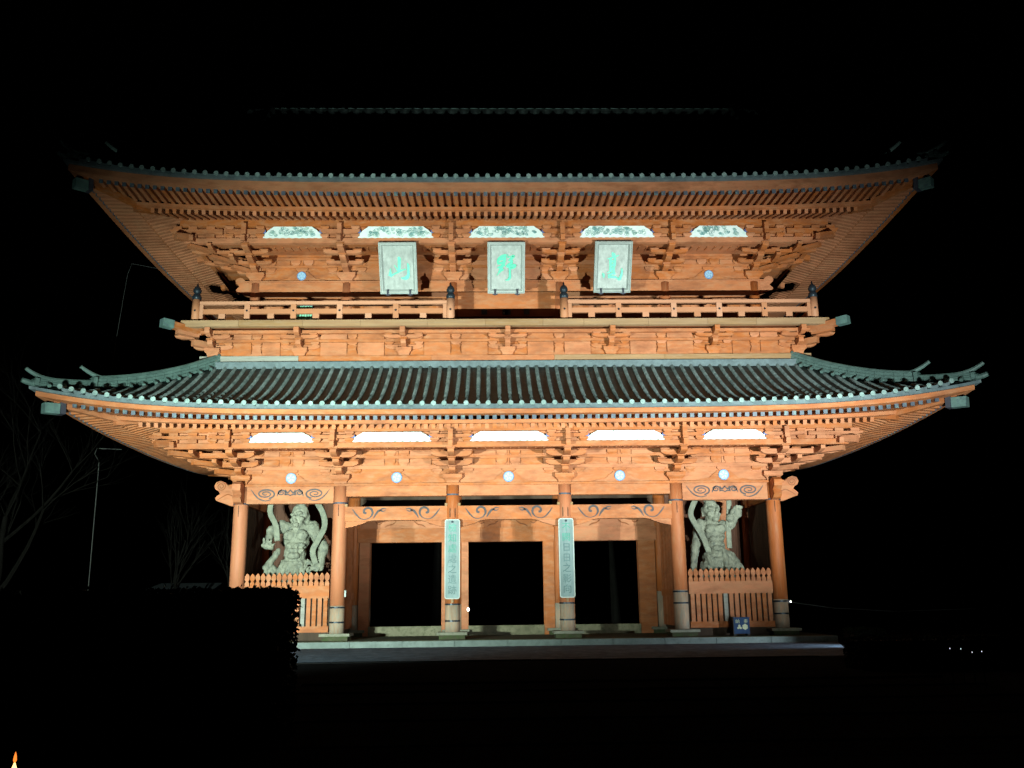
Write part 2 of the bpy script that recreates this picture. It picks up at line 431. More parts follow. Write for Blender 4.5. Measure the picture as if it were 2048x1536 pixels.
def make_roof(st):
    # curved boards and edges round all four eaves
    for side in SIDES:
        H = half(st, side)
        sweep(st, side, [(0.12, 0.0), (0.12, -st.fh), (0.50, -st.fh), (0.50, 0.0)]).build("eave_fascia", m_wood, gate)
        sweep(st, side, [(0.0, 0.10), (0.0, 0.0), (0.30, 0.004), (0.30, 0.10)]).build("tile_edge_board", m_edge, gate)
        ft = -st.fh + 0.003
        sweep(st, side, [(0.45, ft), (1.85, ft + st.fl * 1.4)], closed=False).build("eave_soffit", m_wood, gate)
        k0, k1 = st.kz[0] - st.zt, st.kz[1] - st.zt
        sweep(st, side, [(1.66, k1), (1.66, k0), (1.84, k0), (1.84, k1)]).build("eave_purlin", m_wood, gate)
        d2 = st.e + 0.2
        sweep(st, side, [(1.78, k0 + 0.003), (d2, k0 + 0.003 + st.bs * (d2 - 1.78))], closed=False).build("eave_soffit", m_wood, gate)
    # rafters under the front eave, one by one; side and back ones joined
    n = int((st.L - 0.55) / 0.283)
    for k in range(-n, n + 1):
        a = k * 0.283; u = st.L - abs(a)
        if u < 0.75: continue
        d1, d2 = 0.45, min(1.8, u - 0.1)
        z1 = st.zt - st.fh + rise(st, u) * fade(d1)
        z2 = st.zt - st.fh + st.fl * (d2 - d1) + rise(st, u) * fade(d2)
        rx = math.atan2(z2 - z1, d2 - d1)
        o = inst("flying_rafter", me_fly, gate, (a, st.Ye + d1 - flare(st, u, d1), z1), (rx, 0, 0), (1, hypot(d2 - d1, z2 - z1), 1))
        c = inst("rafter_cap", me_flycap, o)
        c.scale = (1, 1 / o.scale.y, 1)
        if u > 2.3:
            d1, d2 = 1.78, min(st.e + 0.1, u)
            z1 = st.kz[0] + rise(st, u) * fade(d1)
            z2 = st.kz[0] + st.bs * (d2 - d1) + rise(st, u) * fade(d2)
            rx = math.atan2(z2 - z1, d2 - d1)
            inst("rafter", me_base, gate, (a, st.Ye + d1, z1), (rx, 0, 0), (1, hypot(d2 - d1, z2 - z1), 1))
    m = MB(); mc = MB()
    for side in ('left', 'right', 'back'):
        H = half(st, side); n = int((H - 0.55) / 0.283)
        for k in range(-n, n + 1):
            a = k * 0.283; u = H - abs(a)
            if u < 0.75: continue
            for d1, d2, zb, sl, h, w in ((0.45, min(1.8, u - 0.1), st.zt - st.fh, st.fl, 0.085, 0.15), (1.78, min(st.e, u), st.kz[0], st.bs, 0.10, 0.17)):
                if d2 - d1 < 0.2: continue
                p = []
                for d in (d1, d2):
                    z = zb + sl * (d - d1) + rise(st, u) * fade(d)
                    for da, dz in ((-w / 2, -h), (w / 2, -h), (w / 2, 0), (-w / 2, 0)):
                        p.append(place(st, side, a + da, d, z + dz))
                m.add(p, [(0, 1, 2, 3), (7, 6, 5, 4), (0, 4, 5, 1), (1, 5, 6, 2), (2, 6, 7, 3), (3, 7, 4, 0)])
                if h < 0.09:
                    p = []
                    for d in (d1 - 0.03, d1 + 0.02):
                        z = zb + rise(st, u) * fade(d)
                        for da, dz in ((-0.080, -0.10), (0.080, -0.10), (0.080, 0), (-0.080, 0)):
                            p.append(place(st, side, a + da, d, z + dz))
                    mc.add(p, [(0, 1, 2, 3), (7, 6, 5, 4), (0, 4, 5, 1), (1, 5, 6, 2), (2, 6, 7, 3), (3, 7, 4, 0)])
    m.build("side_rafters", m_wood, gate, kind="stuff")
    mc.build("side_rafter_caps", m_cap, gate, kind="stuff")
    # hip rafters on the four corners
    for sx in (-1, 1):
        for back in (0, 1):
            def P(d, z):
                y = st.Ye + d
                if back: y = 2 * st.yc - y
                q_ = flare(st, d, d); y += q_ if back else -q_
                return (sx * (st.L - d + q_), y, z)
            zc = st.zt - st.fh - 0.12 + rise(st, 0.5)
            zk = st.kz[0] - 0.06 + rise(st, 1.8) * fade(1.8)
            h = MB(); h.beam(P(0.45, zc), P(1.9, zk + 0.10), 0.22, 0.22)
            h.beam(P(1.75, zk), P(st.e, st.kz[0] + st.bs * (st.e - 1.8) - 0.1), 0.26, 0.26)
            hr = h.build("hip_rafter", m_wood, gate)
            if not back:
                zc = st.zt - st.fh - st.hipdrop + rise(st, 0.5)
                MB().beam(P(0.28, zc), P(0.56, zc + 0.02), 0.34, 0.36).build("hip_rafter_cap", m_cap2, hr)
                MB().beam(P(0.562, zc + 0.14), P(0.66, zc + 0.15), 0.40, 0.60).build("hip_rafter_collar", m_band, hr)
    # tiled surfaces
    dtop, dg = st.dtop, st.dg
    for side in SIDES:
        H = half(st, side)
        dm = dtop if side in ('front', 'back') else min(dtop, dg)
        rows = []
        nd = 14
        for i in range(nd + 1):
            d = dm * i / nd
            hl = H - min(d, dg)
            if side in ('front', 'back') and dg < 90 and d > dg: hl = H - dg + 0.25
            rows.append([place(st, side, s * hl, d, deckz(st, d, H - abs(s * hl))) for s in svals(60)])
        MB().grid(rows).build("roof_deck", m_deck, gate, smooth=True)
        if side != 'front':
            mm = MB(); n = int((H - 0.2) / 0.39)
            for k in range(-n, n + 1):
                a = k * 0.39
                d1 = min(dm, H - abs(a) - 0.1)
                if dg < 90 and side == 'back' and abs(a) < H - dg: d1 = dm
                if d1 < 0.3: continue
                r = rib_mesh(st, a, d1, side=side)
                o = len(mm.v)
                mm.v += [place(st, side, a + x, d, z) for x, d, z in r.v]
                mm.f += [tuple(i + o for i in f) for f in r.f]
                z = st.zt + 0.19 + rise(st, H - abs(a))
                nn = 8
                o = len(mm.v)
                mm.v += [place(st, side, a + 0.088 * cos(2 * pi * q / nn), -0.03, z + 0.088 * sin(2 * pi * q / nn)) for q in range(nn)]
                mm.f.append(tuple(range(o, o + nn)))
            mm.build("tile_ribs", m_tile, gate, kind="stuff")
    n = int((st.L - 0.2) / 0.39)
    cache = {}
    for k in range(-n, n + 1):
        a = k * 0.39; u = st.L - abs(a)
        d1 = min(dtop, u - 0.12)
        if dg < 90 and abs(a) < st.L - dg + 0.2: d1 = dtop
        if d1 < 0.25: continue
        if abs(k) not in cache: cache[abs(k)] = rib_mesh(st, a, d1).mesh("tile_rib", m_tile, True)
        rb = inst("tile_rib", cache[abs(k)], gate, (a + random.uniform(-0.012, 0.012), st.Ye, random.uniform(-0.006, 0.006)), (0, 0, random.uniform(-0.004, 0.004)))
        inst("end_tile", me_disc, rb, (0, -0.03 - flare(st, u, 0), st.zt + 0.19 + rise(st, u)), (random.uniform(-.05, .05), 0, random.uniform(-.06, .06)))
    for k in range(-n, n):
        a = (k + 0.5) * 0.39; u = st.L - abs(a)
        sl = -(rise(st, u - 0.1) - rise(st, u + 0.1)) / 0.2 * (1 if a < 0 else -1)
        inst("pan_tile", me_pan, gate, (a, st.Ye - 0.015 - flare(st, u, 0), st.zt + 0.115 + rise(st, u)), (0, -math.atan(sl), 0))
    # hip ridges and their finials
    for sx in (-1, 1):
        for back in (0, 1):
            def P(d, dz=0.0, off=0.0):
                y = st.Ye + d
                q_ = flare(st, d, d); y -= q_
                if back: y = 2 * st.yc - y
                return Vector((sx * (st.L - d + q_), y, deckz(st, d, d) + dz))
            top = min(st.dtop, st.dg)
            for d0, d1, h, w, horn in ((1.25, top, 0.38, 0.30, 0.8), (0.15, 1.3, 0.22, 0.24, 0.68)):
                m = MB(); mt = MB()
                nn = int((d1 - d0) / 0.24) + 1
                sd = Vector((1, sx if not back else -sx, 0)).normalized()   # across the hip
                lay = 3
                for i in range(nn):
                    da, db = d0 + (d1 - d0) * i / nn, d0 + (d1 - d0) * (i + 1) / nn - 0.008
                    for q in range(lay):
                        za, zb_ = 0.02 + h * q / lay, 0.02 + h * (q + 1) / lay - 0.012
                        wq = w / 2 * (1.0 - 0.09 * q)
                        pa, pb_ = P(da), P(db)
                        pts = [pa - sd * wq + Vector((0, 0, za)), pa + sd * wq + Vector((0, 0, za)), pb_ + sd * wq + Vector((0, 0, za)), pb_ - sd * wq + Vector((0, 0, za)),
                               pa - sd * wq + Vector((0, 0, zb_)), pa + sd * wq + Vector((0, 0, zb_)), pb_ + sd * wq + Vector((0, 0, zb_)), pb_ - sd * wq + Vector((0, 0, zb_))]
                        m.hexa(pts)
                m.tube([P(d0 + (d1 - d0) * t / 12, h + 0.05) for t in range(13)], 0.085, 8)
                # scalloped skirt tiles along the foot
                for i in range(int((d1 - d0) / 0.3)):
                    p = P(d0 + 0.15 + i * 0.3)
                    for s2 in (-1, 1):
                        m.tube([p + sd * s2 * (w / 2 + 0.0) + Vector((0, 0, 0.1)), p + sd * s2 * (w / 2 + 0.16) + Vector((0, 0, -0.02))], 0.075, 6)
                hr = m.build("hip_ridge", m_ridge, gate)
                # ridge-end block and the upswept horn
                out = Vector((sx, -1 if not back else 1, 0)).normalized()
                p = P(d0, 0.0)
                f = MB()
                f.beam(p + out * 0.02 + Vector((0, 0, h * 0.5)), p + out * 0.16 + Vector((0, 0, h * 0.52)), w * 1.5, h * 1.15)
                f.tube([p + out * 0.14 + Vector((0, 0, h * 0.35)), p + out * 0.22 + Vector((0, 0, h * 0.35))], 0.13, 10)
                f.build("ridge_end_tile", m_ridge, hr)
                L_ = horn
                pts = []; rr = []
                for t in range(9):
                    q = t / 8
                    pts.append(p + out * (-0.45 + (L_ + 0.22) * q) + Vector((0, 0, h + 0.06 + 0.40 * L_ * q ** 2.0)))
                    rr.append(0.095 - 0.03 * q)
                MB().tube(pts, rr, 8).build("finial_horn", m_horn if st is UP else m_ridge, hr)
            # the corner tile
            p = P(0.0, 0.06); out = Vector((sx, -1 if not back else 1, 0)).normalized()
            MB().tube([p - out * 0.5 + Vector((0, 0, -0.05)), p + out * 0.1 + Vector((0, 0, 0.03)), p + out * 0.25 + Vector((0, 0, 0.07))], [0.10, 0.10, 0.085], 8).build("corner_tile", m_ridge, gate)

make_roof(LO)
make_roof(UP)

# main ridge and gables of the upper roof
zr = deckz(UP, UP.dtop, 9) - 0.34
rg = MB()
for q in range(5):
    rg.box(-12.1, 12.1, UP.yc - 0.34 + 0.03 * q, UP.yc + 0.34 - 0.03 * q, zr - 0.1 + q * 0.13, zr + 0.02 + q * 0.13)
rg = rg.build("main_ridge", m_deck, gate)
me_rt = MB().tube([(-0.225, 0, 0), (0.0, 0, 0.0), (0.225, 0, 0.0)], [0.115, 0.115, 0.098], 10).mesh("ridge_tile", m_horn, False)
ztop = zr - 0.1 + 5 * 0.13 + 0.05
for i in range(-24, 25):
    inst("ridge_tile", me_rt, rg, (i * 0.462, UP.yc, ztop), (0, 0, 0))
for sx in (-1, 1):
    m = MB()
    m.prism_y([(sx * 12.05, zr - 0.6), (sx * 12.4, zr - 0.6), (sx * 12.5, zr + 0.2), (sx * 12.3, zr + 0.42), (sx * 12.05, zr + 0.35)], UP.yc - 0.42, UP.yc + 0.42)
    m.build("ridge_end_tile", m_deck, gate)
    xg = sx * (UP.L - UP.dg - 0.25)
    z0 = deckz(UP, UP.dg, UP.dg); pts = []
    for i in range(9):
        d = UP.dg + (UP.dtop - UP.dg) * i / 8
        pts.append((UP.Ye + d, deckz(UP, d, 9) - 0.02))
    pts = pts + [(2 * UP.yc - y, z) for y, z in reversed(pts[:-1])]
    MB().prism_x(pts, xg - 0.1, xg + 0.1).build("gable_wall", m_wood, gate)
    for back in (0, 1):
        row = []
        for i in range(9):
            d = UP.dg - 0.3 + (UP.dtop - UP.dg + 0.3) * i / 8
            y = UP.Ye + d
            row.append((sx * (UP.L - UP.dg - 0.2), y if not back else 2 * UP.yc - y, deckz(UP, d, 9) + 0.22))
        MB().tube(row, 0.2, 8).build("descending_ridge", m_deck, gate)

# ------------------------------------------------------------------ lower storey: columns, beams
BAND = {0: (5.03, 1.02, 0.55), 1: (5.03, 0.98, 0.42), 2: (5.33, 1.05, 0.42), 3: (5.33, 1.05, 0.42), 4: (5.03, 1.44, 1.0), 5: (5.03, 1.02, 0.55)}
for r, y in enumerate(ROWS):
    for i, x in enumerate(CX):
        if r == 1 and i in (2, 3): rad = 0.27
        else: rad = R
        foot = (1.15, 1.05, 1.05, 1.05, 1.5, 1.1)[i]
        c = MB().lathe([(rad * 1.0, foot), (rad, 3.0), (rad * 0.985, 4.6), (rad * 0.94, 5.72)], x, y, 24).build("column", m_post, gate, True)
        MB().lathe([(rad * 0.99, 0.0), (rad, 0.3), (rad * 1.0, foot - 0.003)], x, y, 24).build("column_foot", m_foot, c, True)
        if r == 0:
            for zb in BAND[i]:
                MB().lathe([(rad * 0.9, zb - 0.035), (rad + 0.014, zb - 0.03), (rad + 0.014, zb + 0.03), (rad * 0.9, zb + 0.035)], x, y, 24).build("metal_band", m_band if zb > 2 else m_blackm, c)
        MB().box(x - 0.58, x + 0.58, y - 0.58, y + 0.58, -0.10, 0.004 + random.uniform(-.01, .01)).build("base_stone", m_base, gate)
        MB().box(x - 0.50, x + 0.50, y - 0.50, y + 0.50, PT - 0.02, -0.102).build("base_block", m_moss, gate)
# small slots in the column fronts where the tie beams are pegged through
for i, x in enumerate(CX):
    for dx, h in (((-0.02, 0.62),) if i not in (2, 3) else ((-0.1, 0.5), (0.1, 0.5))):
        MB().box(x + dx - 0.012, x + dx + 0.012, -0.297, -0.25, 4.52 - 0.1 * (i in (2, 3)), 4.52 - 0.1 * (i in (2, 3)) + h * 0.7).build("peg_slot", m_dark, gate)

def scroll(m, cx, cz, s, mir, y, kind):
    """painted cloud scroll; s = size, mir = -1 mirrors it"""
    def st_(pts): m.stroke([(cx + mir * a * s, cz + b * s, w * s) for a, b, w in pts], y, 0.006, 5)
    def spiral(x0, z0, r0, turns, w, ecc=1.0, ph=0.0, sq=0.8):
        n = int(turns * 12); out = []
        for i in range(n + 1):
            t = i / n; a = ph + turns * 2 * pi * t; r = r0 * (1 - 0.86 * t)
            out.append((x0 + r * cos(a) * ecc, z0 + r * sin(a) * sq, w * (1 - 0.45 * t)))
        m.stroke([(cx + mir * a * s, cz + b * s, w_ * s) for a, b, w_ in out], y, 0.006, 2)
    if kind == 'cloud':
        spiral(-0.30, 0.05, 0.42, 2.1, 0.085, 1.15, -1.2, 0.62)
        st_([(-1.05, 0.28, 0.02), (-0.86, 0.02, 0.06), (-0.62, -0.20, 0.07), (-0.30, -0.30, 0.05), (0.0, -0.24, 0.04)])
        spiral(0.50, 0.10, 0.22, 1.7, 0.08, 1.0, -0.6, 0.75)
        st_([(0.28, -0.08, 0.03), (0.36, 0.10, 0.07), (0.52, 0.28, 0.04)])
        st_([(0.70, 0.26, 0.04), (0.80, 0.10, 0.08), (0.97, 0.26, 0.05)])
        st_([(0.66, -0.02, 0.03), (0.82, 0.02, 0.07), (0.98, -0.06, 0.03)])
    else:
        st_([(-0.62, 0.24, 0.03), (-0.45, 0.0, 0.08), (-0.22, -0.24, 0.06), (0.02, -0.32, 0.04), (0.30, -0.24, 0.05), (0.46, -0.02, 0.11), (0.40, 0.22, 0.12),
             (0.20, 0.30, 0.12), (0.02, 0.20, 0.11), (0.02, 0.04, 0.13), (0.14, 0.02, 0.11)])
        st_([(0.52, -0.26, 0.03), (0.66, -0.02, 0.11), (0.84, 0.16, 0.11), (1.02, 0.10, 0.06), (1.18, 0.18, 0.03)])
        st_([(0.84, 0.10, 0.05), (0.98, 0.24, 0.08), (1.20, 0.24, 0.03)])

for side_y, front in ((0.0, True), (7.9, False)):
    f0 = side_y - 0.2 if front else side_y - 0.18
    for i in range(5):
        x0, x1 = CX[i] + 0.25, CX[i + 1] - 0.25
        if i in (0, 4):
            b = MB().box(x0, x1, f0, f0 + 0.36, 5.03, 5.70).build("tie_beam", m_wood, gate)
            if front:
                xm = (x0 + x1) / 2
                for mir, cx in ((1, x0 + 0.98), (-1, x1 - 0.98)):
                    m = MB(); scroll(m, cx, 5.38, 0.78, mir, f0 - 0.001, 'cloud'); m.build("painted_scroll", m_scroll, b)
        else:
            b = MB().box(x0, x1, f0, f0 + 0.36, 5.29, 5.70).build("tie_beam", m_wood, gate)
            m = MB().prism_y([(x0 - 0.03, 4.30), (x0 + 0.9, 4.30), (x0 + 1.1, 4.335), (x1 - 1.1, 4.335), (x1 - 0.9, 4.30), (x1 + 0.03, 4.30), (x1 + 0.03, 4.88), (x0 - 0.03, 4.88)], f0 + 0.02, f0 + 0.34)
            b = m.build("rainbow_beam", m_wood, gate)
            if front:
                for mir, cx in ((1, x0 + 0.72), (-1, x1 - 0.72)):
                    m = MB(); scroll(m, cx, 4.61, 0.74, mir, f0 + 0.019, 'curl'); m.build("painted_scroll", m_scroll, b)
                for xx in (x0 + 0.01, x1 - 0.01):
                    MB().box(xx - 0.05, xx + 0.05, f0 - 0.02, f0 + 0.2, 4.883, 4.99).build("beam_chock", m_pale, b)
                for sx, xe in ((1, x0), (-1, x1)):     # bracket arm under the beam
                    MB().prism_y([(xe - sx * 0.05, 4.297), (xe + sx * 0.85, 4.297), (xe + sx * 0.7, 4.22), (xe + sx * 0.3, 4.10), (xe - sx * 0.05, 4.04)], f0 + 0.06, f0 + 0.28).build("beam_bracket", m_wood, b)
    # plate over the columns
    MB().box(-11.15, 11.15, side_y - 0.26, side_y + 0.26, 5.703, 5.80).build("wall_plate", m_wood, gate)
for x in (-10.7, 10.7):
    for j in range(2):
        MB().box(x - 0.18, x + 0.18, ROWS[j] + 0.25, ROWS[j + 1] - 0.25, 5.03, 5.70).build("tie_beam", m_wood, gate)
    MB().box(x - 0.25, x + 0.25, 0.262, 7.638, 5.703, 5.797).build("wall_plate", m_wood, gate)

# carved beam noses beyond the corner columns
def nose(sx, x0, z0, sc, y0, y1):
    prof = [(0, 0.62), (0.30, 0.74), (0.42, 0.86), (0.60, 0.92), (0.78, 0.86), (0.86, 0.70), (0.80, 0.55), (0.66, 0.46), (0.60, 0.36), (0.70, 0.28), (0.80, 0.18),
            (0.76, 0.06), (0.58, 0.0), (0.36, -0.08), (0.16, -0.16), (0, -0.18)]
    return MB().prism_y([(x0 + sx * a * sc, z0 + b * sc) for a, b in prof], y0, y1)
for sx in (-1, 1):
    n_ = nose(sx, sx * 10.97, 5.12, 0.92, -0.17, 0.17).build("carved_nose", m_wood, gate)
    m = MB()
    pts = []
    for i in range(26):
        t = i / 25; a = 0.5 + 2.0 * 2 * pi * t; r = 0.20 * (1 - 0.8 * t)
        pts.append((sx * 10.97 + sx * (0.52 + r * cos(a)), 5.12 + 0.62 + r * sin(a), 0.035))
    m.stroke(pts, -0.171, 0.006, 2)
    m.stroke([(sx * 11.02, 5.35, .03), (sx * 11.2, 5.42, .04), (sx * 11.4, 5.33, .03), (sx * 11.6, 5.2, .02)], -0.171, 0.006, 3)
    m.build("painted_scroll", m_brown, n_)
    MB().prism_x([(-0.28, 5.0), (-0.28, 5.75), (-0.7, 5.86), (-0.92, 5.74), (-0.88, 5.5), (-0.66, 5.36), (-0.8, 5.2), (-0.62, 5.05)], sx * 10.7 - 0.16, sx * 10.7 + 0.16).build("carved_nose", m_wood, gate)

# ------------------------------------------------------------------ bracket zones
def masu_mesh():
    m = MB(); rows = []
    for w, z in ((0.60, 0.0), (0.68, 0.14), (0.86, 0.34), (1.0, 0.44), (1.0, 1.0)):
        h = w / 2
        rows.append([(-h, -h, z), (h, -h, z), (h, h, z), (-h, h, z)])
    m.grid(rows, closed=True)
    m.f.append((3, 2, 1, 0)); e = len(m.v); m.f.append((e - 4, e - 3, e - 2, e - 1))
    return m.mesh("bearing_block", m_wood)
me_masu = masu_mesh()

def arm_poly(c, hw, z0, z1):       # boat-shaped bracket arm in the plane, curved underside
    q = min(0.32, hw * 0.45); h = z1 - z0
    left = [(-hw, z0 + h * 0.55), (-hw + q * 0.25, z0 + h * 0.25), (-hw + q * 0.6, z0 + h * 0.06), (-hw + q, z0)]
    pts = [(-hw, z1)] + left + [(-a, b) for a, b in reversed(left)] + [(hw, z1)]
    return [(c + a, b) for a, b in pts]

def bracket_zone(st, z0, zd, beams, cols, name_y):
    Yf, out = st.Yf, st.out; p = out / 3.0
    X = st.X
    zb3, zt3 = st.beam3
    zp0, zp1 = st.pur
    lv = (zb3 - zd) / 3.0
    # wall plane
    wallz1 = st.soff[1] + 0.1
    for i in range(5):
        x0, x1 = cols[i], cols[i + 1]
        MB().box(x0 + 0.01, x1 - 0.01, Yf - 0.095, Yf + 0.06, z0, wallz1).build("bracket_wall_board", m_wood, gate)
    MB().box(-X + 0.12, X - 0.12, 2 * st.yc - Yf - 0.1, 2 * st.yc - Yf + 0.1, z0, wallz1).build("bracket_wall_board", m_wood, gate)
    for sx in (-1, 1):
        MB().box(sx * X - 0.08, sx * X + 0.08, Yf + 0.062, st.Yb - 0.11, z0, wallz1).build("bracket_wall_board", m_wood, gate)
    for bz0, bz1 in beams:
        MB().box(-X - 0.5, X + 0.5, Yf - 0.145, Yf + 0.1, bz0, bz1).build("tie_beam", m_wood, gate)
        for sx in (-1, 1):
            MB().box(sx * X - 0.14, sx * X + 0.14, Yf + 0.102, st.Yb, bz0 + 0.003, bz1 - 0.003).build("tie_beam", m_wood, gate)
    # third-step beam, purlin, panels and sloping soffit, front
    Y3 = Yf - out
    ext = X + out
    MB().box(-ext - 0.35, ext + 0.35, Y3 - 0.10, Y3 + 0.10, zb3, zt3).build("step_beam", m_wood, gate)
    MB().box(-ext - 0.55, ext + 0.55, Y3 - 0.14, Y3 + 0.14, zp0, zp1).build("eave_purlin", m_wood, gate)
    MB().box(-ext, ext, Y3 + 0.0, Y3 + 0.05, zt3 + 0.002, zp0 - 0.002).build("panel_backing", m_wood, gate)
    for sx in (-1, 1):
        MB().box(sx * ext - 0.10, sx * ext + 0.10, Y3 + 0.102, 2 * st.yc - Y3, zb3 + 0.003, zt3 - 0.003).build("step_beam", m_wood, gate)
        MB().box(sx * ext - 0.14, sx * ext + 0.14, Y3 + 0.142, 2 * st.yc - Y3, zp0 + 0.003, zp1 - 0.003).build("eave_purlin", m_wood, gate)
        MB().box(sx * ext - 0.03, sx * ext + 0.03, Y3 + 0.06, 2 * st.yc - Y3, zt3, zp0).build("panel_backing", m_wood, gate)
        a, b = st.soff
        m = MB(); m.hexa([(sx * ext, Y3, a), (sx * X, Yf, b), (sx * X, st.Yb, b), (sx * ext, 2 * st.yc - Y3, a), (sx * ext, Y3, a + 0.04), (sx * X, Yf, b + 0.04), (sx * X, st.Yb, b + 0.04), (sx * ext, 2 * st.yc - Y3, a + 0.04)])
        m.build("bracket_soffit", m_wood, gate)
    a, b = st.soff
    for i in range(5):
        x0 = cols[i] if i else -ext + 0.1
        x1 = cols[i + 1] if i < 4 else ext - 0.1
        m = MB(); m.hexa([(x0, Y3, a), (x1, Y3, a), (x1, Yf, b), (x0, Yf, b), (x0, Y3, a + 0.04), (x1, Y3, a + 0.04), (x1, Yf, b + 0.04), (x0, Yf, b + 0.04)])
        sf = m.build("bracket_soffit", m_wood, gate)
        mm = MB(); xx = cols[i] + 1.0
        while xx < cols[i + 1] - 0.85:
            mm.hexa([(xx - 0.02, Y3 + 0.75, a + (b - a) * 0.36 - 0.03), (xx + 0.02, Y3 + 0.75, a + (b - a) * 0.36 - 0.03), (xx + 0.02, Yf - 0.75, b - (b - a) * 0.36 - 0.03), (xx - 0.02, Yf - 0.75, b - (b - a) * 0.36 - 0.03),
                     (xx - 0.02, Y3 + 0.75, a + (b - a) * 0.36 + 0.006), (xx + 0.02, Y3 + 0.75, a + (b - a) * 0.36 + 0.006), (xx + 0.02, Yf - 0.75, b - (b - a) * 0.36 + 0.006), (xx - 0.02, Yf - 0.75, b - (b - a) * 0.36 + 0.006)])
            xx += 0.33
        mm.build("soffit_ribs", m_wood, sf, kind='stuff')
    # white carved panels
    pz0, pz1 = st.panel
    for i in range(5):
        c = (cols[i] + cols[i + 1]) / 2; w = (cols[i + 1] - cols[i])
        hb, ht = (w - 1.45) / 2, (w - 2.35) / 2
        h = pz1 - pz0
        pl_ = []
        for k in range(6):          # stepped, scalloped shoulder
            t = k / 5
            pl_.append((hb - (hb - ht) * t ** 1.2 + 0.03 * (k % 2), pz0 + h * (0.02 + 0.98 * t ** 0.75)))
        nb = int(2 * hb / 0.26); bot = []
        for k in range(nb * 2 + 1):
            bot.append((-hb + 2 * hb * k / (nb * 2), pz0 - (0.022 if k % 2 else 0.0)))
        poly = [(c + a_, b_) for a_, b_ in bot] + [(c + a_, b_) for a_, b_ in pl_] + [(c - a_, b_) for a_, b_ in reversed(pl_)]
        pan = MB().prism_y(poly, Y3 - 0.13, Y3 - 0.02).build("carved_panel", m_white, gate)
        rnd = random.Random(int(c * 10) + int(z0)); m = MB()
        up_ = z0 > 10
        for q in range(int(hb * (34 if up_ else 12))):
            t = rnd.uniform(0.08, 0.92); lim = hb - (hb - ht) * max(0, t) - 0.12
            sx_ = c + rnd.uniform(-lim, lim); sz = pz0 + h * t * 0.82 + 0.06
            r0 = rnd.uniform(0.06, 0.13); tr = rnd.uniform(1.2, 2.2); ph = rnd.uniform(0, 6); dr = rnd.choice((-1, 1))
            pts = []
            for k in range(int(tr * 9) + 1):
                tt = k / (tr * 9); r = r0 * (1 - 0.8 * tt)
                pts.append((sx_ + r * cos(ph + dr * tr * 2 * pi * tt), min(max(sz + r * sin(ph + dr * tr * 2 * pi * tt) * 0.8, pz0 + 0.01), pz1 - 0.02), 0.012))
            m.stroke(pts, Y3 - 0.129, 0.012 + 0.0002 * q, 1)
        m.build("carved_swirls", m_line if up_ else m_line2, pan, kind='stuff')
        for s_ in (-1, 1):
            MB().prism_y([(c + s_ * (hb + 0.005), pz0 + 0.003), (c + s_ * (hb + 0.16), pz0 + 0.003), (c + s_ * (hb + 0.10), pz0 + h * 0.3), (c + s_ * (hb - 0.10), pz0 + h * 0.72), (c + s_ * (hb - 0.12), pz0 + h * 0.5)], Y3 - 0.125, Y3 - 0.02).build("blue_cloud_end", m_blue, pan)
    # frog-leg struts with medallions
    for i in range(5):
        c = (cols[i] + cols[i + 1]) / 2
        b1 = beams[0][0]; hz = b1 - z0 - 0.16
        half_ = [(0.27, 1.0), (0.27, 0.93), (0.33, 0.80), (0.45, 0.62), (0.52, 0.44), (0.60, 0.30), (0.74, 0.26), (0.82, 0.20), (0.92, 0.20), (1.02, 0.10), (1.22, 0.0)]
        poly = [(c + a_, z0 + b_ * hz) for a_, b_ in half_] + [(c - a_, z0 + b_ * hz) for a_, b_ in reversed(half_)]
        fs = MB().prism_y(poly, Yf - 0.15, Yf + 0.001).build("frog_leg_strut", m_wood, gate)
        inst("bearing_block", me_masu, fs, (c, Yf - 0.05, z0 + hz + 0.002), (0, 0, 0), (0.50, 0.27, 0.155))
        for (ba, bb) in zip(beams[:-1], beams[1:]):
            for s_ in (-1, 1):
                inst("bearing_block", me_masu, fs, (c + s_ * 0.27, Yf - 0.05, ba[1] + 0.002), (0, 0, 0), (0.42, 0.29, bb[0] - ba[1] - 0.004))
        md = MB(); n = 28
        zc = z0 + 0.24; mr = 0.9 if z0 > 10 else 1.0
        rows = [[(c + mr * r * cos(2 * pi * k / n), y, zc + mr * r * sin(2 * pi * k / n)) for k in range(n)] for r, y in ((0.215, Yf - 0.14), (0.215, Yf - 0.19), (0.185, Yf - 0.195), (0.18, Yf - 0.18), (0.002, Yf - 0.182))]
        md.grid(rows, closed=True)
        me_ = md.build("medallion", m_med, fs)
        rim_ = MB().grid([[(c + mr * r * cos(2 * pi * k / n), y, zc + mr * r * sin(2 * pi * k / n)) for k in range(n)] for r, y in ((0.216, Yf - 0.186), (0.20, Yf - 0.199), (0.188, Yf - 0.199))], closed=True).build("medallion_rim", m_blue, fs)
        cr = MB()
        for q in range(5):
            a_ = pi / 2 + q * 2 * pi / 5
            cr.stroke([(c + mr * 0.05 * cos(a_), zc + mr * 0.05 * sin(a_), 0.02), (c + mr * 0.10 * cos(a_ + .2), zc + mr * 0.10 * sin(a_ + .2), 0.04), (c + mr * 0.155 * cos(a_), zc + mr * 0.155 * sin(a_), 0.015)], Yf - 0.181, 0.008, 3)
        cr.build("crest_relief", m_bluegrey if z0 > 10 else m_line2, fs, kind='stuff')
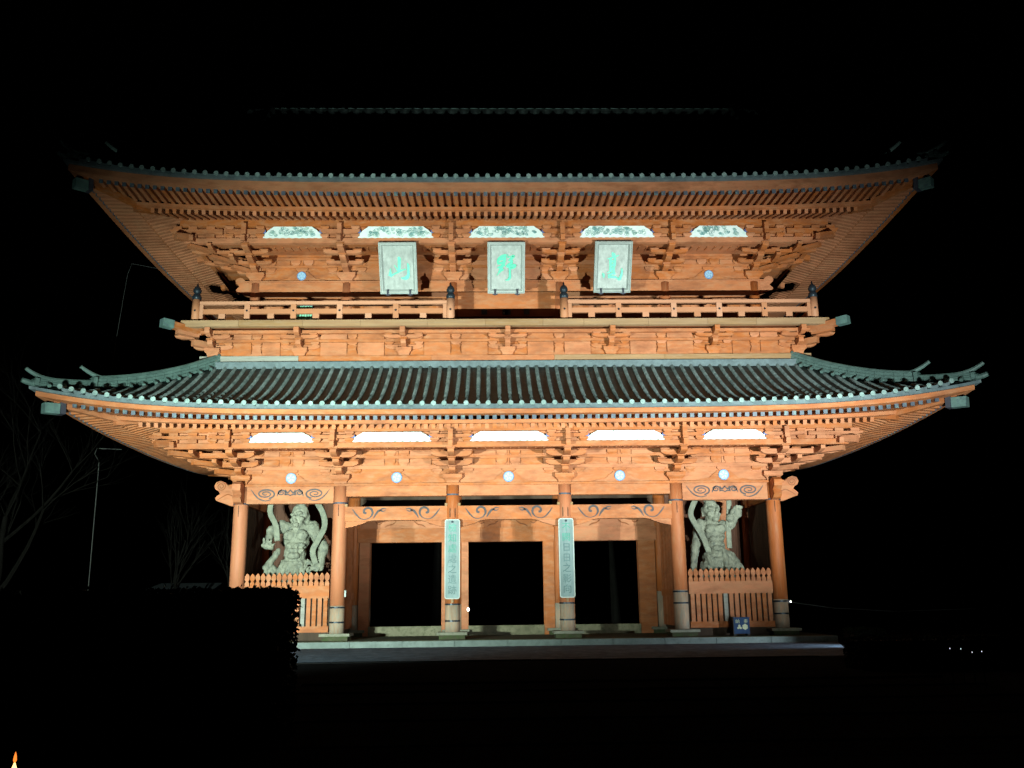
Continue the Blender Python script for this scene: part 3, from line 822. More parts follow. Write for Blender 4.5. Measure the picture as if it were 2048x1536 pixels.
    # infill boards between the bearing blocks, with open joints
    for (ba, bb) in zip(beams[:-1], beams[1:]):
        for i in range(5):
            c = (cols[i] + cols[i + 1]) / 2
            for xa, xb in ((cols[i] + 0.865, c - 0.515), (c - 0.035, c + 0.035), (c + 0.515, cols[i + 1] - 0.865), (cols[i] + 0.0, cols[i] + 0.375), (cols[i + 1] - 0.375, cols[i + 1])):
                MB().box(xa, xb, Yf - 0.150, Yf - 0.098, ba[1] + 0.006, bb[0] - 0.016).build("infill_board", m_wood, gate)
    # column bracket sets
    for i, x in enumerate(cols):
        corner = i in (0, 5); sx = -1 if i == 0 else 1
        m = MB()
        m.grid([[(x - w, Yf - w, z), (x + w, Yf - w, z), (x + w, Yf + w, z), (x - w, Yf + w, z)] for w, z in ((0.24, z0 + 0.01), (0.26, z0 + (zd - z0) * 0.25), (0.34, z0 + (zd - z0) * 0.45), (0.38, z0 + (zd - z0) * 0.55), (0.38, zd))], closed=True)
        # wall-plane arms
        a1 = beams[0][0] - 0.0
        top1 = min(beams[0][0] - 0.16, zd + 0.24)
        m.prism_y(arm_poly(x, 0.80, zd + 0.0, top1), Yf - 0.13, Yf + 0.13)
        blocks = []
        for dx in (-0.62, 0, 0.62):
            blocks.append((x + dx, Yf - 0.04, top1 + 0.002, 0.40, 0.32, beams[0][0] - top1 - 0.004))
        for (ba, bb) in zip(beams[:-1], beams[1:]):
            for dx in (-0.62, 0.62):
                blocks.append((x + dx, Yf - 0.04, ba[1] + 0.002, 0.42, 0.31, bb[0] - ba[1] - 0.004))
        # stepped arms
        for k in (1, 2, 3):
            za = zd + (k - 1) * lv + 0.012; zb = za + lv * 0.72
            ye = Yf - k * p - 0.12
            m.prism_x([(Yf + 0.15, za), (ye + 0.34, za), (ye + 0.16, za + 0.03), (ye + 0.03, za + lv * 0.28), (ye, za + lv * 0.42), (ye, zb), (Yf + 0.15, zb)], x - 0.125, x + 0.125)
            blocks.append((x, Yf - k * p, zb + 0.001, 0.34, 0.32, lv * 0.28 - 0.002))
            if k < 3:
                t0 = zd + k * lv - 0.02 + 0.03; t1 = t0 + lv * 0.76
                lw, rw = 0.78, 0.78
                m.prism_y(arm_poly(x, 0.78, t0, t1), Yf - k * p - 0.10, Yf - k * p + 0.10)
                for dx in (-0.62, 0.62):
                    blocks.append((x + dx, Yf - k * p, t1 + 0.001, 0.36, 0.32, lv * 0.21))
        # upper arm under the purlin
        u0 = zt3 + 0.15
        for dx in (-0.62, 0.0, 0.62):
            blocks.append((x + dx, Y3 - 0.06, zt3 + 0.002, 0.34, 0.30, 0.145))
        m.prism_y(arm_poly(x, 0.80, zt3 + 0.15, zp0 - 0.125), Y3 - 0.165, Y3 - 0.02)
        for dx in (-0.62, 0.62):
            blocks.append((x + dx, Y3 - 0.06, zp0 - 0.122, 0.34, 0.30, 0.12))
        # tail rafter, sloping down and out through the set
        s0 = Vector((x, Yf + 0.3, zp0 + 0.10)); s1 = Vector((x, Y3 - 0.48, zb3 + 0.10))
        m.beam(s0, s1, 0.17, 0.23)
        m.box(x - 0.09, x + 0.09, Y3 - 0.40, Y3 - 0.12, zt3 + 0.03, zp0 + 0.05)
        if corner:
            # diagonal arms and the arms of the side face
            for k in (1, 2, 3):
                za = zd + (k - 1) * lv + 0.012; zb = za + lv * 0.72
                q = k * p + 0.14
                m.beam((x - sx * 0.2, Yf + 0.2, (za + zb) / 2), (x + sx * q, Yf - q, (za + zb) / 2), 0.26, zb - za)
                xe = x + sx * (k * p + 0.12)
                poly = [(x - sx * 0.15, za), (xe - sx * 0.34, za), (xe - sx * 0.16, za + 0.03), (xe - sx * 0.03, za + lv * 0.28), (xe, za + lv * 0.42), (xe, zb), (x - sx * 0.15, zb)]
                m.prism_y(poly, Yf - 0.125, Yf + 0.08)
                m.box(x + sx * k * p - 0.17, x + sx * k * p + 0.17, Yf - 0.16, Yf + 0.16, zb + 0.001, zb + lv * 0.28)
                for kk in range(1, k + 1):
                    pass
                if k < 3:
                    t0 = zd + k * lv + 0.01; t1 = t0 + lv * 0.76
                    # arms run out past the corner at every step, ends rounded
                    for (yy) in (Yf - k * p,):
                        xo = x + sx * (k * p + 0.95)
                        poly = [(x, t0 + 0.002), (xo - sx * 0.30, t0 + 0.002), (xo - sx * 0.12, t0 + 0.04), (xo - sx * 0.02, t0 + lv * 0.25), (xo, t1 - 0.02), (xo, t1 - 0.002), (x, t1 - 0.002)]
                        m.prism_y(poly, yy - 0.095, yy + 0.095)
                        for dx in (k * p, k * p + 0.62):
                            m.box(x + sx * dx - 0.18, x + sx * dx + 0.18, yy - 0.16, yy + 0.16, t1, t1 + lv * 0.21)
                    yo = Yf - (k * p + 0.95); xx = x + sx * k * p
                    m.prism_x([(Yf, t0), (yo + 0.30, t0), (yo + 0.12, t0 + 0.04), (yo + 0.02, t0 + lv * 0.25), (yo, t1 - 0.02), (yo, t1), (Yf, t1)], xx - 0.09, xx + 0.09)
            for dx in (out, out + 0.62, out - 0.72):
                m.box(x + sx * dx - 0.17, x + sx * dx + 0.17, Y3 - 0.2, Y3 + 0.1, zt3 + 0.002, zt3 + 0.147)
                m.box(x + sx * dx - 0.17, x + sx * dx + 0.17, Y3 - 0.2, Y3 + 0.1, zp0 - 0.122, zp0 - 0.002)
            xo = x + sx * (out + 0.95)
            m.prism_y([(x + sx * 0.9, zt3 + 0.15), (xo - sx * 0.3, zt3 + 0.15), (xo - sx * 0.1, zt3 + 0.2), (xo, zp0 - 0.16), (xo, zp0 - 0.125), (x + sx * 0.9, zp0 - 0.125)], Y3 - 0.163, Y3 - 0.02)
            # diagonal tail rafter and side tail rafters
            for tz in (0.0,):
                q = out + 0.55
                m.beam((x - sx * 0.3, Yf + 0.3, zp0 + 0.12), (x + sx * q, Yf - q, zb3 + 0.12), 0.24, 0.27)
            m.beam((x - sx * 0.3, Yf + 0.003, zp0 + 0.09), (x + sx * (out + 0.48), Yf + 0.003, zb3 + 0.10), 0.17, 0.23)
            # extra tail rafter on the stepped-out purlin
            xq = x + sx * out * 0.98
            m.beam((xq, Yf + 0.3, zp0 + 0.10), (xq, Y3 - 0.48, zb3 + 0.10), 0.17, 0.23)
        bs_ = m.build("bracket_set", m_wood, gate)
        for bx, by, bz, w, dd, h in blocks:
            inst("bearing_block", me_masu, bs_, (bx, by, bz), (0, 0, 0), (w, dd, h))
    # side bracket sets, joined (only their ends show past the corners)
    for sx in (-1, 1):
        for y in (st.yc, st.Yb):
            m = MB()
            X_ = sx * X
            for k in (1, 2, 3):
                za = zd + (k - 1) * lv + 0.012; zb = za + lv * 0.72; xe = X_ + sx * (k * p + 0.12)
                poly = [(X_ - sx * 0.15, za), (xe - sx * 0.34, za), (xe - sx * 0.16, za + 0.03), (xe - sx * 0.03, za + lv * 0.28), (xe, za + lv * 0.42), (xe, zb), (X_ - sx * 0.15, zb)]
                m.prism_y(poly, y - 0.105, y + 0.105)
                m.box(X_ + sx * k * p - 0.16, X_ + sx * k * p + 0.16, y - 0.17, y + 0.17, zb + 0.001, zb + lv * 0.28)
                if k < 3:
                    t0 = zd + k * lv + 0.01; t1 = t0 + lv * 0.76; xx = X_ + sx * k * p
                    m.box(xx - 0.1, xx + 0.1, y - 0.78, y + 0.78, t0, t1)
                    for dy in (-0.62, 0.62): m.box(xx - 0.16, xx + 0.16, y + dy - 0.18, y + dy + 0.18, t1 + 0.001, t1 + lv * 0.21)
            m.beam((X_ - sx * 0.3, y, zp0 + 0.09), (X_ + sx * (out + 0.48), y, zb3 + 0.10), 0.17, 0.23)
            m.build("bracket_set", m_wood, gate)

bracket_zone(LO, 5.80, 6.15, [(6.38, 6.53), (6.80, 6.92), (7.12, 7.24)], CX, 0)
CXU = [-10.65, -6.8, -2.27, 2.27, 6.8, 10.65]
bracket_zone(UP, 14.50, 14.84, [(15.10, 15.23), (15.45, 15.58)], CXU, 0)

# ------------------------------------------------------------------ inside the passage (second row of columns)
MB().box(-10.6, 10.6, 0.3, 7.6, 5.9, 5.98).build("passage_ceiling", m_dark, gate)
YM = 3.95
MB().box(-6.75, 6.75, YM - 0.08, YM + 0.08, 4.66, 5.9).build("passage_wall", m_dark, gate)  # near-black boards stand for the unlit space behind the slot
for i in (1, 2, 3):
    x0, x1 = CX[i] + 0.2, CX[i + 1] - 0.2
    l = MB().box(x0, x1, YM - 0.25, YM + 0.2, 3.70, 4.30).build("lintel", m_wood, gate)
    t = MB().box(x0, x1, YM - 0.12, YM + 0.1, 4.303, 4.66).build("transom_board", m_wood, gate)
    c = (x0 + x1) / 2; m = MB()
    for s_ in (-1, 1):
        m.stroke([(c + s_ * 0.9, 4.36, .02), (c + s_ * 0.75, 4.45, .05), (c + s_ * 0.55, 4.5, .05), (c + s_ * 0.4, 4.62, .03)], YM - 0.121, 0.01, 4)
        m.stroke([(c + s_ * 1.3, 4.60, .03), (c + s_ * 1.15, 4.5, .05), (c + s_ * 1.02, 4.56, .04)], YM - 0.121, 0.011, 4)
    m.build("painted_scroll", m_brown, t)
    j0 = {1: (-6.46, -6.02), 2: (-2.02, -1.72), 3: (1.98 + 0.5, 2.88)}[i]
    j1 = {1: (-2.88, -2.48), 2: (1.55, 2.02), 3: (5.72, 6.46)}[i]
    for ja, jb in (j0, j1):
        MB().box(ja, jb, YM - 0.2, YM + 0.2, PT + 0.002, 3.697).build("door_jamb", m_wood, gate)
    MB().box(j0[1] + 0.003, j1[0] - 0.003, YM - 0.24, YM + 0.22, PT + 0.003, 0.14).build("sill", m_sill, gate)
    xx = x0
# side walls of the passage and of the statue bays
for sx in (-1, 1):
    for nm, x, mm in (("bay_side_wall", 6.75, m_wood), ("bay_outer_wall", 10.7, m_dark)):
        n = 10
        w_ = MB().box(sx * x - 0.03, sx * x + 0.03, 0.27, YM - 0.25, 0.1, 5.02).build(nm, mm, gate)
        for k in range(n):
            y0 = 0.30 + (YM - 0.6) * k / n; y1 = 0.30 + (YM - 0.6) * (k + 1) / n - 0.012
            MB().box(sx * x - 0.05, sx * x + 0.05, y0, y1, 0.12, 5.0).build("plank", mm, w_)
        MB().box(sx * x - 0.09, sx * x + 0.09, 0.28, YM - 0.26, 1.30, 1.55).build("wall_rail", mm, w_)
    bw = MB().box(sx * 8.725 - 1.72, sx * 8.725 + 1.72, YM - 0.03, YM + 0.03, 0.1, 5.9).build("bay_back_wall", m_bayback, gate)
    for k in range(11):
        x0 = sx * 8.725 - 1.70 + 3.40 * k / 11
        MB().box(x0, x0 + 3.40 / 11 - 0.012, YM - 0.06, YM - 0.031, 0.12, 5.88).build("plank", m_wood if (sx > 0 and k in (7, 8)) or (sx < 0 and k in (4, 9)) else m_bayback, bw)  # vermilion planks stand for the strips of wall the light reaches
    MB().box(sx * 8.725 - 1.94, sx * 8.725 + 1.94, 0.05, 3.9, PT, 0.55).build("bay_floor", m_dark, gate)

# ------------------------------------------------------------------ upper storey wall behind the balustrade
YU = UP.Yf
for i, x in enumerate(CXU):
    MB().lathe([(0.26, 12.1), (0.26, 14.4)], x, YU, 20).build("column", m_post, gate, True)
    MB().lathe([(0.26, 12.1), (0.26, 14.4)], x, UP.Yb, 12).build("column", m_post, gate, True)
ub = MB().box(-10.9, 10.9, YU - 0.20, YU + 0.18, 14.02, 14.44).build("tie_beam", m_wood, gate)
for sx in (-1, 1):
    MB().box(sx * 10.65 - 0.15, sx * 10.65 + 0.15, YU + 0.183, UP.Yb, 14.02, 14.44).build("tie_beam", m_wood, gate)
    MB().box(sx * 10.65 - 0.05, sx * 10.65 + 0.05, YU + 0.1, UP.Yb, 12.1, 14.02).build("upper_wall", m_wood, gate)
    nn = nose(sx, sx * 10.9, 14.02, 0.72, YU - 0.15, YU + 0.15).build("carved_nose", m_wood, gate)
MB().box(-11.1, 11.1, YU - 0.24, YU + 0.22, 14.443, 14.495).build("wall_plate", m_wood, gate)
MB().box(-11.1, 11.1, UP.Yb - 0.22, UP.Yb + 0.22, 14.0, 14.495).build("wall_plate", m_wood, gate)
MB().box(-10.6, 10.6, UP.Yb - 0.05, UP.Yb + 0.05, 12.1, 14.0).build("upper_wall", m_wood, gate)
for i in range(5):
    x0, x1 = CXU[i] + 0.22, CXU[i + 1] - 0.22
    w_ = MB().box(x0, x1, YU - 0.03, YU + 0.06, 12.12, 14.018).build("upper_wall", m_wood, gate)
    npl = 8
    for k in range(npl):
        a = x0 + (x1 - x0) * k / npl
        MB().box(a + 0.006, a + (x1 - x0) / npl - 0.006, YU - 0.06, YU - 0.031, 12.14, 13.50).build("plank", m_wood, w_)
    if i != 2:
        MB().box(x0 - 0.2, x1 + 0.2, YU - 0.26, YU - 0.10, 13.78, 13.95).build("wall_rail", m_rail, w_)
        for q in range(2):
            xm0 = x0 - 0.1 + (x1 - x0 + 0.2) * q / 2
            MB().box(xm0 + 0.06, xm0 + (x1 - x0 + 0.2) / 2 - 0.2, YU - 0.34, YU - 0.20, 13.36, 13.60).build("wall_rail", m_rail, w_)
        xh = x1 if i < 2 else x0
    else:
        MB().box(x0 - 0.1, x1 + 0.1, YU - 0.16, YU - 0.062, 12.9, 13.98).build("door_panel", m_wood, w_)
        for xx in (-0.95, -0.05, 0.05, 0.85):
            MB().box(xx - 0.12, xx + 0.12, YU - 0.19, YU - 0.163, 12.98, 13.22).build("door_fitting", m_cap, w_)
for x in (-8.0, 8.0):
    pass

# ------------------------------------------------------------------ balcony: bracketed base, floor, balustrade
YK, XK = -0.9, 11.9
MB().box(-XK + 0.2, XK - 0.2, YK - 0.05, YK + 0.05, 10.5, 12.0).build("balcony_wall_board", m_wood, gate)
for sx in (-1, 1):
    MB().box(sx * XK - 0.06, sx * XK + 0.06, YK + 0.06, 8.8, 10.4, 12.0).build("balcony_wall_board", m_wood, gate)
    MB().box(sx * XK - 0.13, sx * XK + 0.13, YK + 0.14, 8.8, 10.62, 10.88).build("base_beam", m_wood, gate)
xs_ = [-12.42, -8.45, -3.1, 1.9, 6.4, 12.42]
for k in range(5):
    MB().box(xs_[k] + 0.004, xs_[k + 1] - 0.004, YK - 0.16, YK + 0.14, 10.62, 10.88).build("base_beam", m_grey if k == 0 else (m_pale if k in (3, 4) else m_wood), gate)
for sx in (-1, 1):
    MB().box(sx * XK - 0.19, sx * XK + 0.19, YK - 0.19, YK + 0.19, 10.4, 10.95).build("corner_post", m_wood, gate)
MB().box(-XK - 0.5, XK + 0.5, YK - 0.14, YK + 0.1, 11.46, 11.58).build("tie_beam", m_wood, gate)
MB().box(-XK - 1.0, XK + 1.0, YK - 0.62, YK - 0.42, 11.70, 11.83).build("step_beam", m_wood, gate)
KS = [-11.9, -8.4, -4.2, 0.0, 4.2, 8.4, 11.9]
for i, x in enumerate(KS):
    corner = i in (0, 6); sx = -1 if i == 0 else 1
    m = MB()
    m.grid([[(x - w, YK - w, z), (x + w, YK - w, z), (x + w, YK + 0.1, z), (x - w, YK + 0.1, z)] for w, z in ((0.2, 10.885), (0.22, 10.97), (0.3, 11.06), (0.3, 11.2))], closed=True)
    m.prism_y(arm_poly(x, 0.78, 11.16, 11.34), YK - 0.13, YK + 0.02)
    m.prism_x([(YK, 11.2), (YK - 0.38, 11.2), (YK - 0.6, 11.27), (YK - 0.64, 11.36), (YK - 0.64, 11.44), (YK, 11.44)], x - 0.1, x + 0.1)
    m.prism_y(arm_poly(x, 0.78, 11.50, 11.64), YK - 0.60, YK - 0.43)
    m.prism_x([(YK, 11.55), (YK - 0.85, 11.55), (YK - 1.05, 11.62), (YK - 1.08, 11.70), (YK - 1.08, 11.84), (YK, 11.84)], x - 0.1, x + 0.1)
    bl = [(x + dx, YK - 0.06, 11.342, 0.34, 0.26, 0.115) for dx in (-0.6, 0.6)] + [(x, YK - 0.52, 11.442, 0.3, 0.28, 0.06)]
    bl += [(x + dx, YK - 0.52, 11.642, 0.33, 0.28, 0.056) for dx in (-0.6, 0, 0.6)] + [(x + dx, YK - 0.06, 11.582, 0.36, 0.26, 0.24) for dx in (-0.6, 0.6)]
    if corner:
        for (za, zb, q) in ((11.2, 11.44, 0.66), (11.55, 11.84, 1.15)):
            m.beam((x - sx * 0.2, YK + 0.2, (za + zb) / 2), (x + sx * q, YK - q, (za + zb) / 2), 0.24, zb - za)
        for (za, zb, q) in ((11.2, 11.44, 0.64), (11.55, 11.84, 1.08)):
            xe = x + sx * q
            m.prism_y([(x, za), (xe - sx * 0.25, za), (xe - sx * 0.06, za + 0.06), (xe, za + 0.14), (xe, zb), (x, zb)], YK - 0.125, YK + 0.08)
        m.prism_y([(x, 11.5), (x + sx * 1.15, 11.5), (x + sx * 1.38, 11.56), (x + sx * 1.42, 11.64), (x, 11.64)], YK - 0.6, YK - 0.43)
        m.box(x + sx * 0.5 - 0.16, x + sx * 0.5 + 0.16, YK - 0.66, YK - 0.36, 11.642, 11.70); m.box(x + sx * 1.1 - 0.16, x + sx * 1.1 + 0.16, YK - 0.66, YK - 0.36, 11.642, 11.70)
        nose(sx, x + sx * 0.15, 11.1, 0.6, YK - 0.1, YK + 0.1)
    b_ = m.build("bracket_set", m_wood, gate)
    for bx, by, bz, w, dd, h in bl:
        inst("bearing_block", me_masu, b_, (bx, by, bz), (0, 0, 0), (w, dd, h))
for x0, x1 in zip(KS[:-1], KS[1:]):
    x = (x0 + x1) / 2; w = 0.2
    s_ = MB().prism_y([(x - 0.26, 10.885), (x + 0.26, 10.885), (x + 0.2, 11.0), (x + 0.15, 11.2), (x + 0.2, 11.34), (x - 0.2, 11.34), (x - 0.15, 11.2), (x - 0.2, 11.0)], YK - 0.13, YK - 0.045).build("strut", m_wood, gate)
    inst("bearing_block", me_masu, s_, (x, YK - 0.06, 11.342), (0, 0, 0), (0.4, 0.2, 0.115))
    inst("bearing_block", me_masu, s_, (x, YK - 0.06, 11.582), (0, 0, 0), (0.38, 0.2, 0.24))
for x0, x1 in zip(KS[:-1], KS[1:]):
    xm = (x0 + x1) / 2
    for xa, xb in ((x0 + 0.815, xm - 0.225), (xm + 0.225, x1 - 0.815), (x0 + 0.01, x0 + 0.385), (x1 - 0.385, x1 - 0.01)):
        MB().box(xa, xb, YK - 0.150, YK - 0.052, 11.588, 11.81).build("infill_board", m_wood, gate)
        MB().box(xa, xb, YK - 0.120, YK - 0.052, 10.895, 11.445).build("infill_board", m_wood, gate) if xb - xa > 0.5 else None
XB, YB = 12.95, -1.98
x = -XB
while x < XB - 0.1:
    w = min(random.uniform(1.6, 3.2), XB - x)
    MB().box(x + 0.004, x + w - 0.004, YB, YB + 0.25, 11.86, 12.12).build("floor_edge_board", m_pale, gate)
    x += w
fl = MB().box(-XB + 0.02, XB - 0.02, YB + 0.253, 9.9, 11.95, 12.10).build("balcony_floor", m_brown, gate)
for sx in (-1, 1):
    MB().box(sx * XB - 0.12, sx * XB + 0.12, YB + 0.254, 9.9, 11.86, 12.12).build("floor_edge_board", m_pale, gate)
    e = MB(); e.beam((sx * 12.3, YB + 0.65, 11.80), (sx * 13.3, YB - 0.35, 11.86), 0.26, 0.26); e = e.build("corner_beam", m_wood, gate)
    MB().beam((sx * 13.18, YB - 0.23, 11.855), (sx * 13.5, YB - 0.55, 11.87), 0.32, 0.32).build("corner_beam_cap", m_cap2, e)
YR = -1.6
for sx in (-1, 1):
    r_ = MB().beam((sx * 2.3, YR, 12.94), (sx * 12.5, YR, 12.94), 0.13, 0.13).build("balustrade_top_rail", m_rail, gate)
    MB().beam((sx * 2.3, YR, 12.585), (sx * 12.5, YR, 12.585), 0.12, 0.20).build("balustrade_rail", m_rail, gate)
    MB().beam((sx * 12.45, YR + 0.1, 12.94), (sx * 12.45, 9.0, 12.94), 0.13, 0.13).build("balustrade_top_rail", m_rail, gate)
    MB().beam((sx * 12.45, YR + 0.1, 12.585), (sx * 12.45, 9.0, 12.585), 0.12, 0.20).build("balustrade_rail", m_rail, gate)
    for px_ in (4.5, 6.75, 8.6, 10.45):
        p_ = MB().box(sx * px_ - 0.11, sx * px_ + 0.11, YR - 0.085, YR + 0.085, 12.15, 12.87).build("balustrade_post", m_rail, gate)
        MB().tube([(sx * px_, YR - 0.12, 12.6), (sx * px_, YR - 0.08, 12.6)], 0.04, 8).build("nail_cover", m_blackm, p_)
    for px_ in (3.4, 5.6, 7.7, 9.5, 11.45):
        MB().box(sx * px_ - 0.13, sx * px_ + 0.13, YR - 0.07, YR + 0.07, 12.22, 12.487).build("balustrade_block", m_rail, gate)
    for y in (1.0, 3.5, 6.0):
        MB().box(sx * 12.45 - 0.085, sx * 12.45 + 0.085, y - 0.1, y + 0.1, 12.13, 12.87).build("balustrade_post", m_rail, gate)
    for px_ in (2.3, 12.5):
        p_ = MB().lathe([(0.165, 12.12), (0.165, 13.10)], sx * px_, YR, 18).build("balustrade_post", m_rail, gate, True)
        MB().lathe([(0.175, 13.08), (0.175, 13.26), (0.13, 13.30), (0.12, 13.36), (0.16, 13.42), (0.165, 13.50), (0.12, 13.60), (0.05, 13.66), (0.015, 13.80)], sx * px_, YR, 18).build("onion_finial", m_blackm, p_, True)
        MB().tube([(sx * px_ * 1.0 - sx * 0.0, YR - 0.19, 12.6), (sx * px_, YR - 0.155, 12.6)], 0.04, 8).build("nail_cover", m_blackm, p_)
        MB().box(sx * px_ + (0.16 if (sx > 0) == (px_ < 5) else -0.30), sx * px_ + (0.30 if (sx > 0) == (px_ < 5) else -0.16), YR - 0.08, YR + 0.08, 12.2, 12.86).build("balustrade_block", m_rail, gate)
# strip that closes the lower roof against the balcony base
MB().box(-XK - 0.25, XK + 0.25, YK - 0.32, YK - 0.165, 10.32, 10.60).build("roof_flashing", m_edge, gate)

# ------------------------------------------------------------------ name boards under the upper eave
def Bz(cx, pts):       # from tracing units (1040 x 1440 board) to board metres
    return [((x - 590) / 1040 * 1.55, (780 - y) / 1440 * 2.13, w / 1040 * 1.55 * 1.05) for x, y, w in pts]
YAMA = [[(590, 480, 40), (625, 530, 85), (618, 700, 78), (600, 880, 72)], [(480, 700, 15), (540, 800, 32), (600, 880, 60)],
        [(378, 790, 12), (366, 900, 55), (358, 1005, 95)], [(355, 1010, 85), (460, 960, 45), (600, 890, 50), (720, 840, 35), (800, 818, 25)],
        [(840, 650, 20), (868, 720, 58), (862, 900, 62), (850, 1010, 85), (780, 1075, 95), (650, 1068, 20)]]
NO_ = [[(600, 425, 40), (500, 455, 70), (400, 530, 75), (365, 610, 60), (375, 700, 40)], [(560, 430, 75), (545, 560, 75), (510, 680, 75), (440, 790, 70)],
       [(370, 580, 60), (470, 545, 60), (560, 540, 50)], [(375, 670, 60), (470, 645, 60), (560, 620, 50)], [(345, 800, 20), (430, 760, 60), (560, 715, 35)],
       [(470, 740, 95), (425, 860, 75), (380, 940, 32), (330, 1010, 10)], [(430, 880, 60), (530, 830, 22)],
       [(635, 410, 16), (640, 490, 40), (700, 480, 28), (795, 455, 60), (740, 530, 60), (655, 590, 40)], [(690, 540, 60), (745, 625, 72), (665, 700, 65), (590, 750, 40)],
       [(590, 755, 22), (700, 765, 72), (800, 715, 82), (858, 735, 32), (790, 790, 45), (700, 800, 50)], [(690, 790, 62), (692, 900, 52), (690, 1050, 65), (650, 1120, 50), (560, 1140, 12)]]
KO_ = [[(555, 380, 30), (600, 450, 105), (640, 510, 50)], [(435, 560, 12), (520, 540, 45), (650, 500, 42), (760, 455, 14)], [(515, 560, 75), (530, 700, 72), (530, 880, 62)],
       [(645, 530, 55), (635, 700, 72), (615, 850, 72), (645, 1010, 62)], [(520, 640, 60), (640, 620, 60)], [(520, 740, 62), (640, 720, 60)], [(505, 860, 70), (640, 830, 70)],
       [(445, 950, 20), (560, 905, 52)], [(470, 1040, 62), (560, 985, 60), (640, 950, 50)], [(470, 1080, 50), (600, 1070, 72), (710, 1085, 50)],
       [(318, 960, 30), (345, 1020, 62), (345, 1095, 30)], [(835, 825, 30), (852, 930, 52), (822, 1060, 62), (780, 1130, 85), (705, 1085, 20)]]

def name_board(x, z, y, label, strokes, dz):
    t = thing("name_board", label, "sign", (x, y, z), "weathered name boards under the upper eave")
    t.rotation_euler = (radians(33), 0, radians(0.4 * dz))
    W2, H2 = 0.765, 1.07
    MB().box(-W2 + 0.1, W2 - 0.1, -0.028, 0.055, -H2 + 0.1, H2 - 0.1).build("panel", m_board, t)
    fr = MB()
    prof = [(0.0, 0.06), (0.0, -0.16), (0.045, -0.18), (0.06, -0.15), (0.10, -0.14), (0.165, -0.03), (0.17, 0.06)]
    rows = []
    for cx, cz in ((-1, -1), (1, -1), (1, 1), (-1, 1)):
        rows.append([(cx * (W2 - a), b, cz * (H2 - a)) for a, b in prof])
    rows.append(rows[0])
    fr.grid(rows, closed=True)
    fr.build("frame", m_bframe, t)
    c = MB()
    for i, s in enumerate(strokes): c.stroke(Bz(0, s), -0.029, 0.012 + 0.0025 * i, 5)
    c.build("lettering", m_green, t)
    for s in (-1, 1):
        h = MB()
        h.tube([(s * 0.46, -0.09, -H2 + 0.16), (s * 0.46, -0.16, -H2 + 0.06), (s * 0.46, -0.15, -H2 - 0.04), (s * 0.46, 0.1, -H2 - 0.06)], 0.045, 8)
        h.tube([(s * 0.46 - 0.1, -0.12, -H2 - 0.02), (s * 0.46, -0.15, -H2 - 0.04), (s * 0.46 + 0.1, -0.12, -H2 - 0.02)], 0.035, 8)
        h.build("hook", m_band, t)
    return t
name_board(-4.45, 14.51, -1.42, "weathered board with the three-pronged green character for mountain, between second and third brackets", YAMA, -1)
name_board(-0.03, 14.51, -1.42, "weathered middle board with dense green character, above the gap in the balustrade", NO_, 0)
name_board(4.36, 14.53, -1.42, "weathered board with tall green character over a wide foot, right of the balustrade gap", KO_, 1)

# ------------------------------------------------------------------ long sign boards on the middle columns
def text_mesh(ch, size):
    cu = bpy.data.curves.new("lettering", 'FONT')
    cu.body = ch; cu.size = size; cu.align_x = 'CENTER'; cu.align_y = 'CENTER'; cu.extrude = 0.006; cu.resolution_u = 3
    ob = bpy.data.objects.new("tmp", cu); COL.objects.link(ob)
    bpy.context.view_layer.update()
    me = bpy.data.meshes.new_from_object(ob.evaluated_get(bpy.context.evaluated_depsgraph_get()))
    bpy.data.objects.remove(ob); bpy.data.curves.remove(cu)
    me.name = "character"
    return me

def long_sign(x, label, chars, ngreen):
    t = thing("long_sign", label, "sign", (x, -0.36, 2.79), "long sign boards on the two middle columns")
    W2, H2, rr = 0.30, 1.54, 0.09
    def rr_poly(w, h, r):
        p = []
        for cx, cz, a0 in ((w - r, h - r, 0), (-w + r, h - r, 90), (-w + r, -h + r, 180), (w - r, -h + r, 270)):
            for k in range(5):
                a = radians(a0 + k * 22.5); p.append((cx + r * cos(a), cz + r * sin(a)))
        return p
    o_, i_ = rr_poly(W2, H2, rr), rr_poly(W2 - 0.035, H2 - 0.035, rr - 0.03)
    MB().prism_y(i_, -0.02, 0.05).build("panel", m_sign, t)
    m = MB(); n = len(o_)
    rows = [[(a, 0.05, b) for a, b in o_], [(a, -0.035, b) for a, b in o_], [(a, -0.035, b) for a, b in i_], [(a, -0.019, b) for a, b in i_]]
    m.grid(rows, closed=True)
    m.build("rim", m_signrim, t)
    MB().tube([(0, -0.05, H2 - 0.10), (0, -0.01, H2 - 0.10)], 0.045, 10).build("bolt", m_blackm, t)
    MB().box(-0.05, 0.05, 0.0, 0.06, -H2 - 0.14, -H2 + 0.02).build("foot_bracket", m_pale, t)
    for k, ch in enumerate(chars):
        me = text_mesh(ch, 0.36)
        me.materials.clear(); me.materials.append(m_green3 if k < ngreen else m_green2)
        inst("character", me, t, (0, -0.024, H2 - 0.36 - k * 0.40), (radians(90), 0, 0))
long_sign(-2.25, "long pale sign board fixed to the column left of the middle doorway", "檢知處處之遺跡", 3)
long_sign(2.25, "long pale sign board fixed to the column right of the middle doorway", "不闕日日之影向", 2)

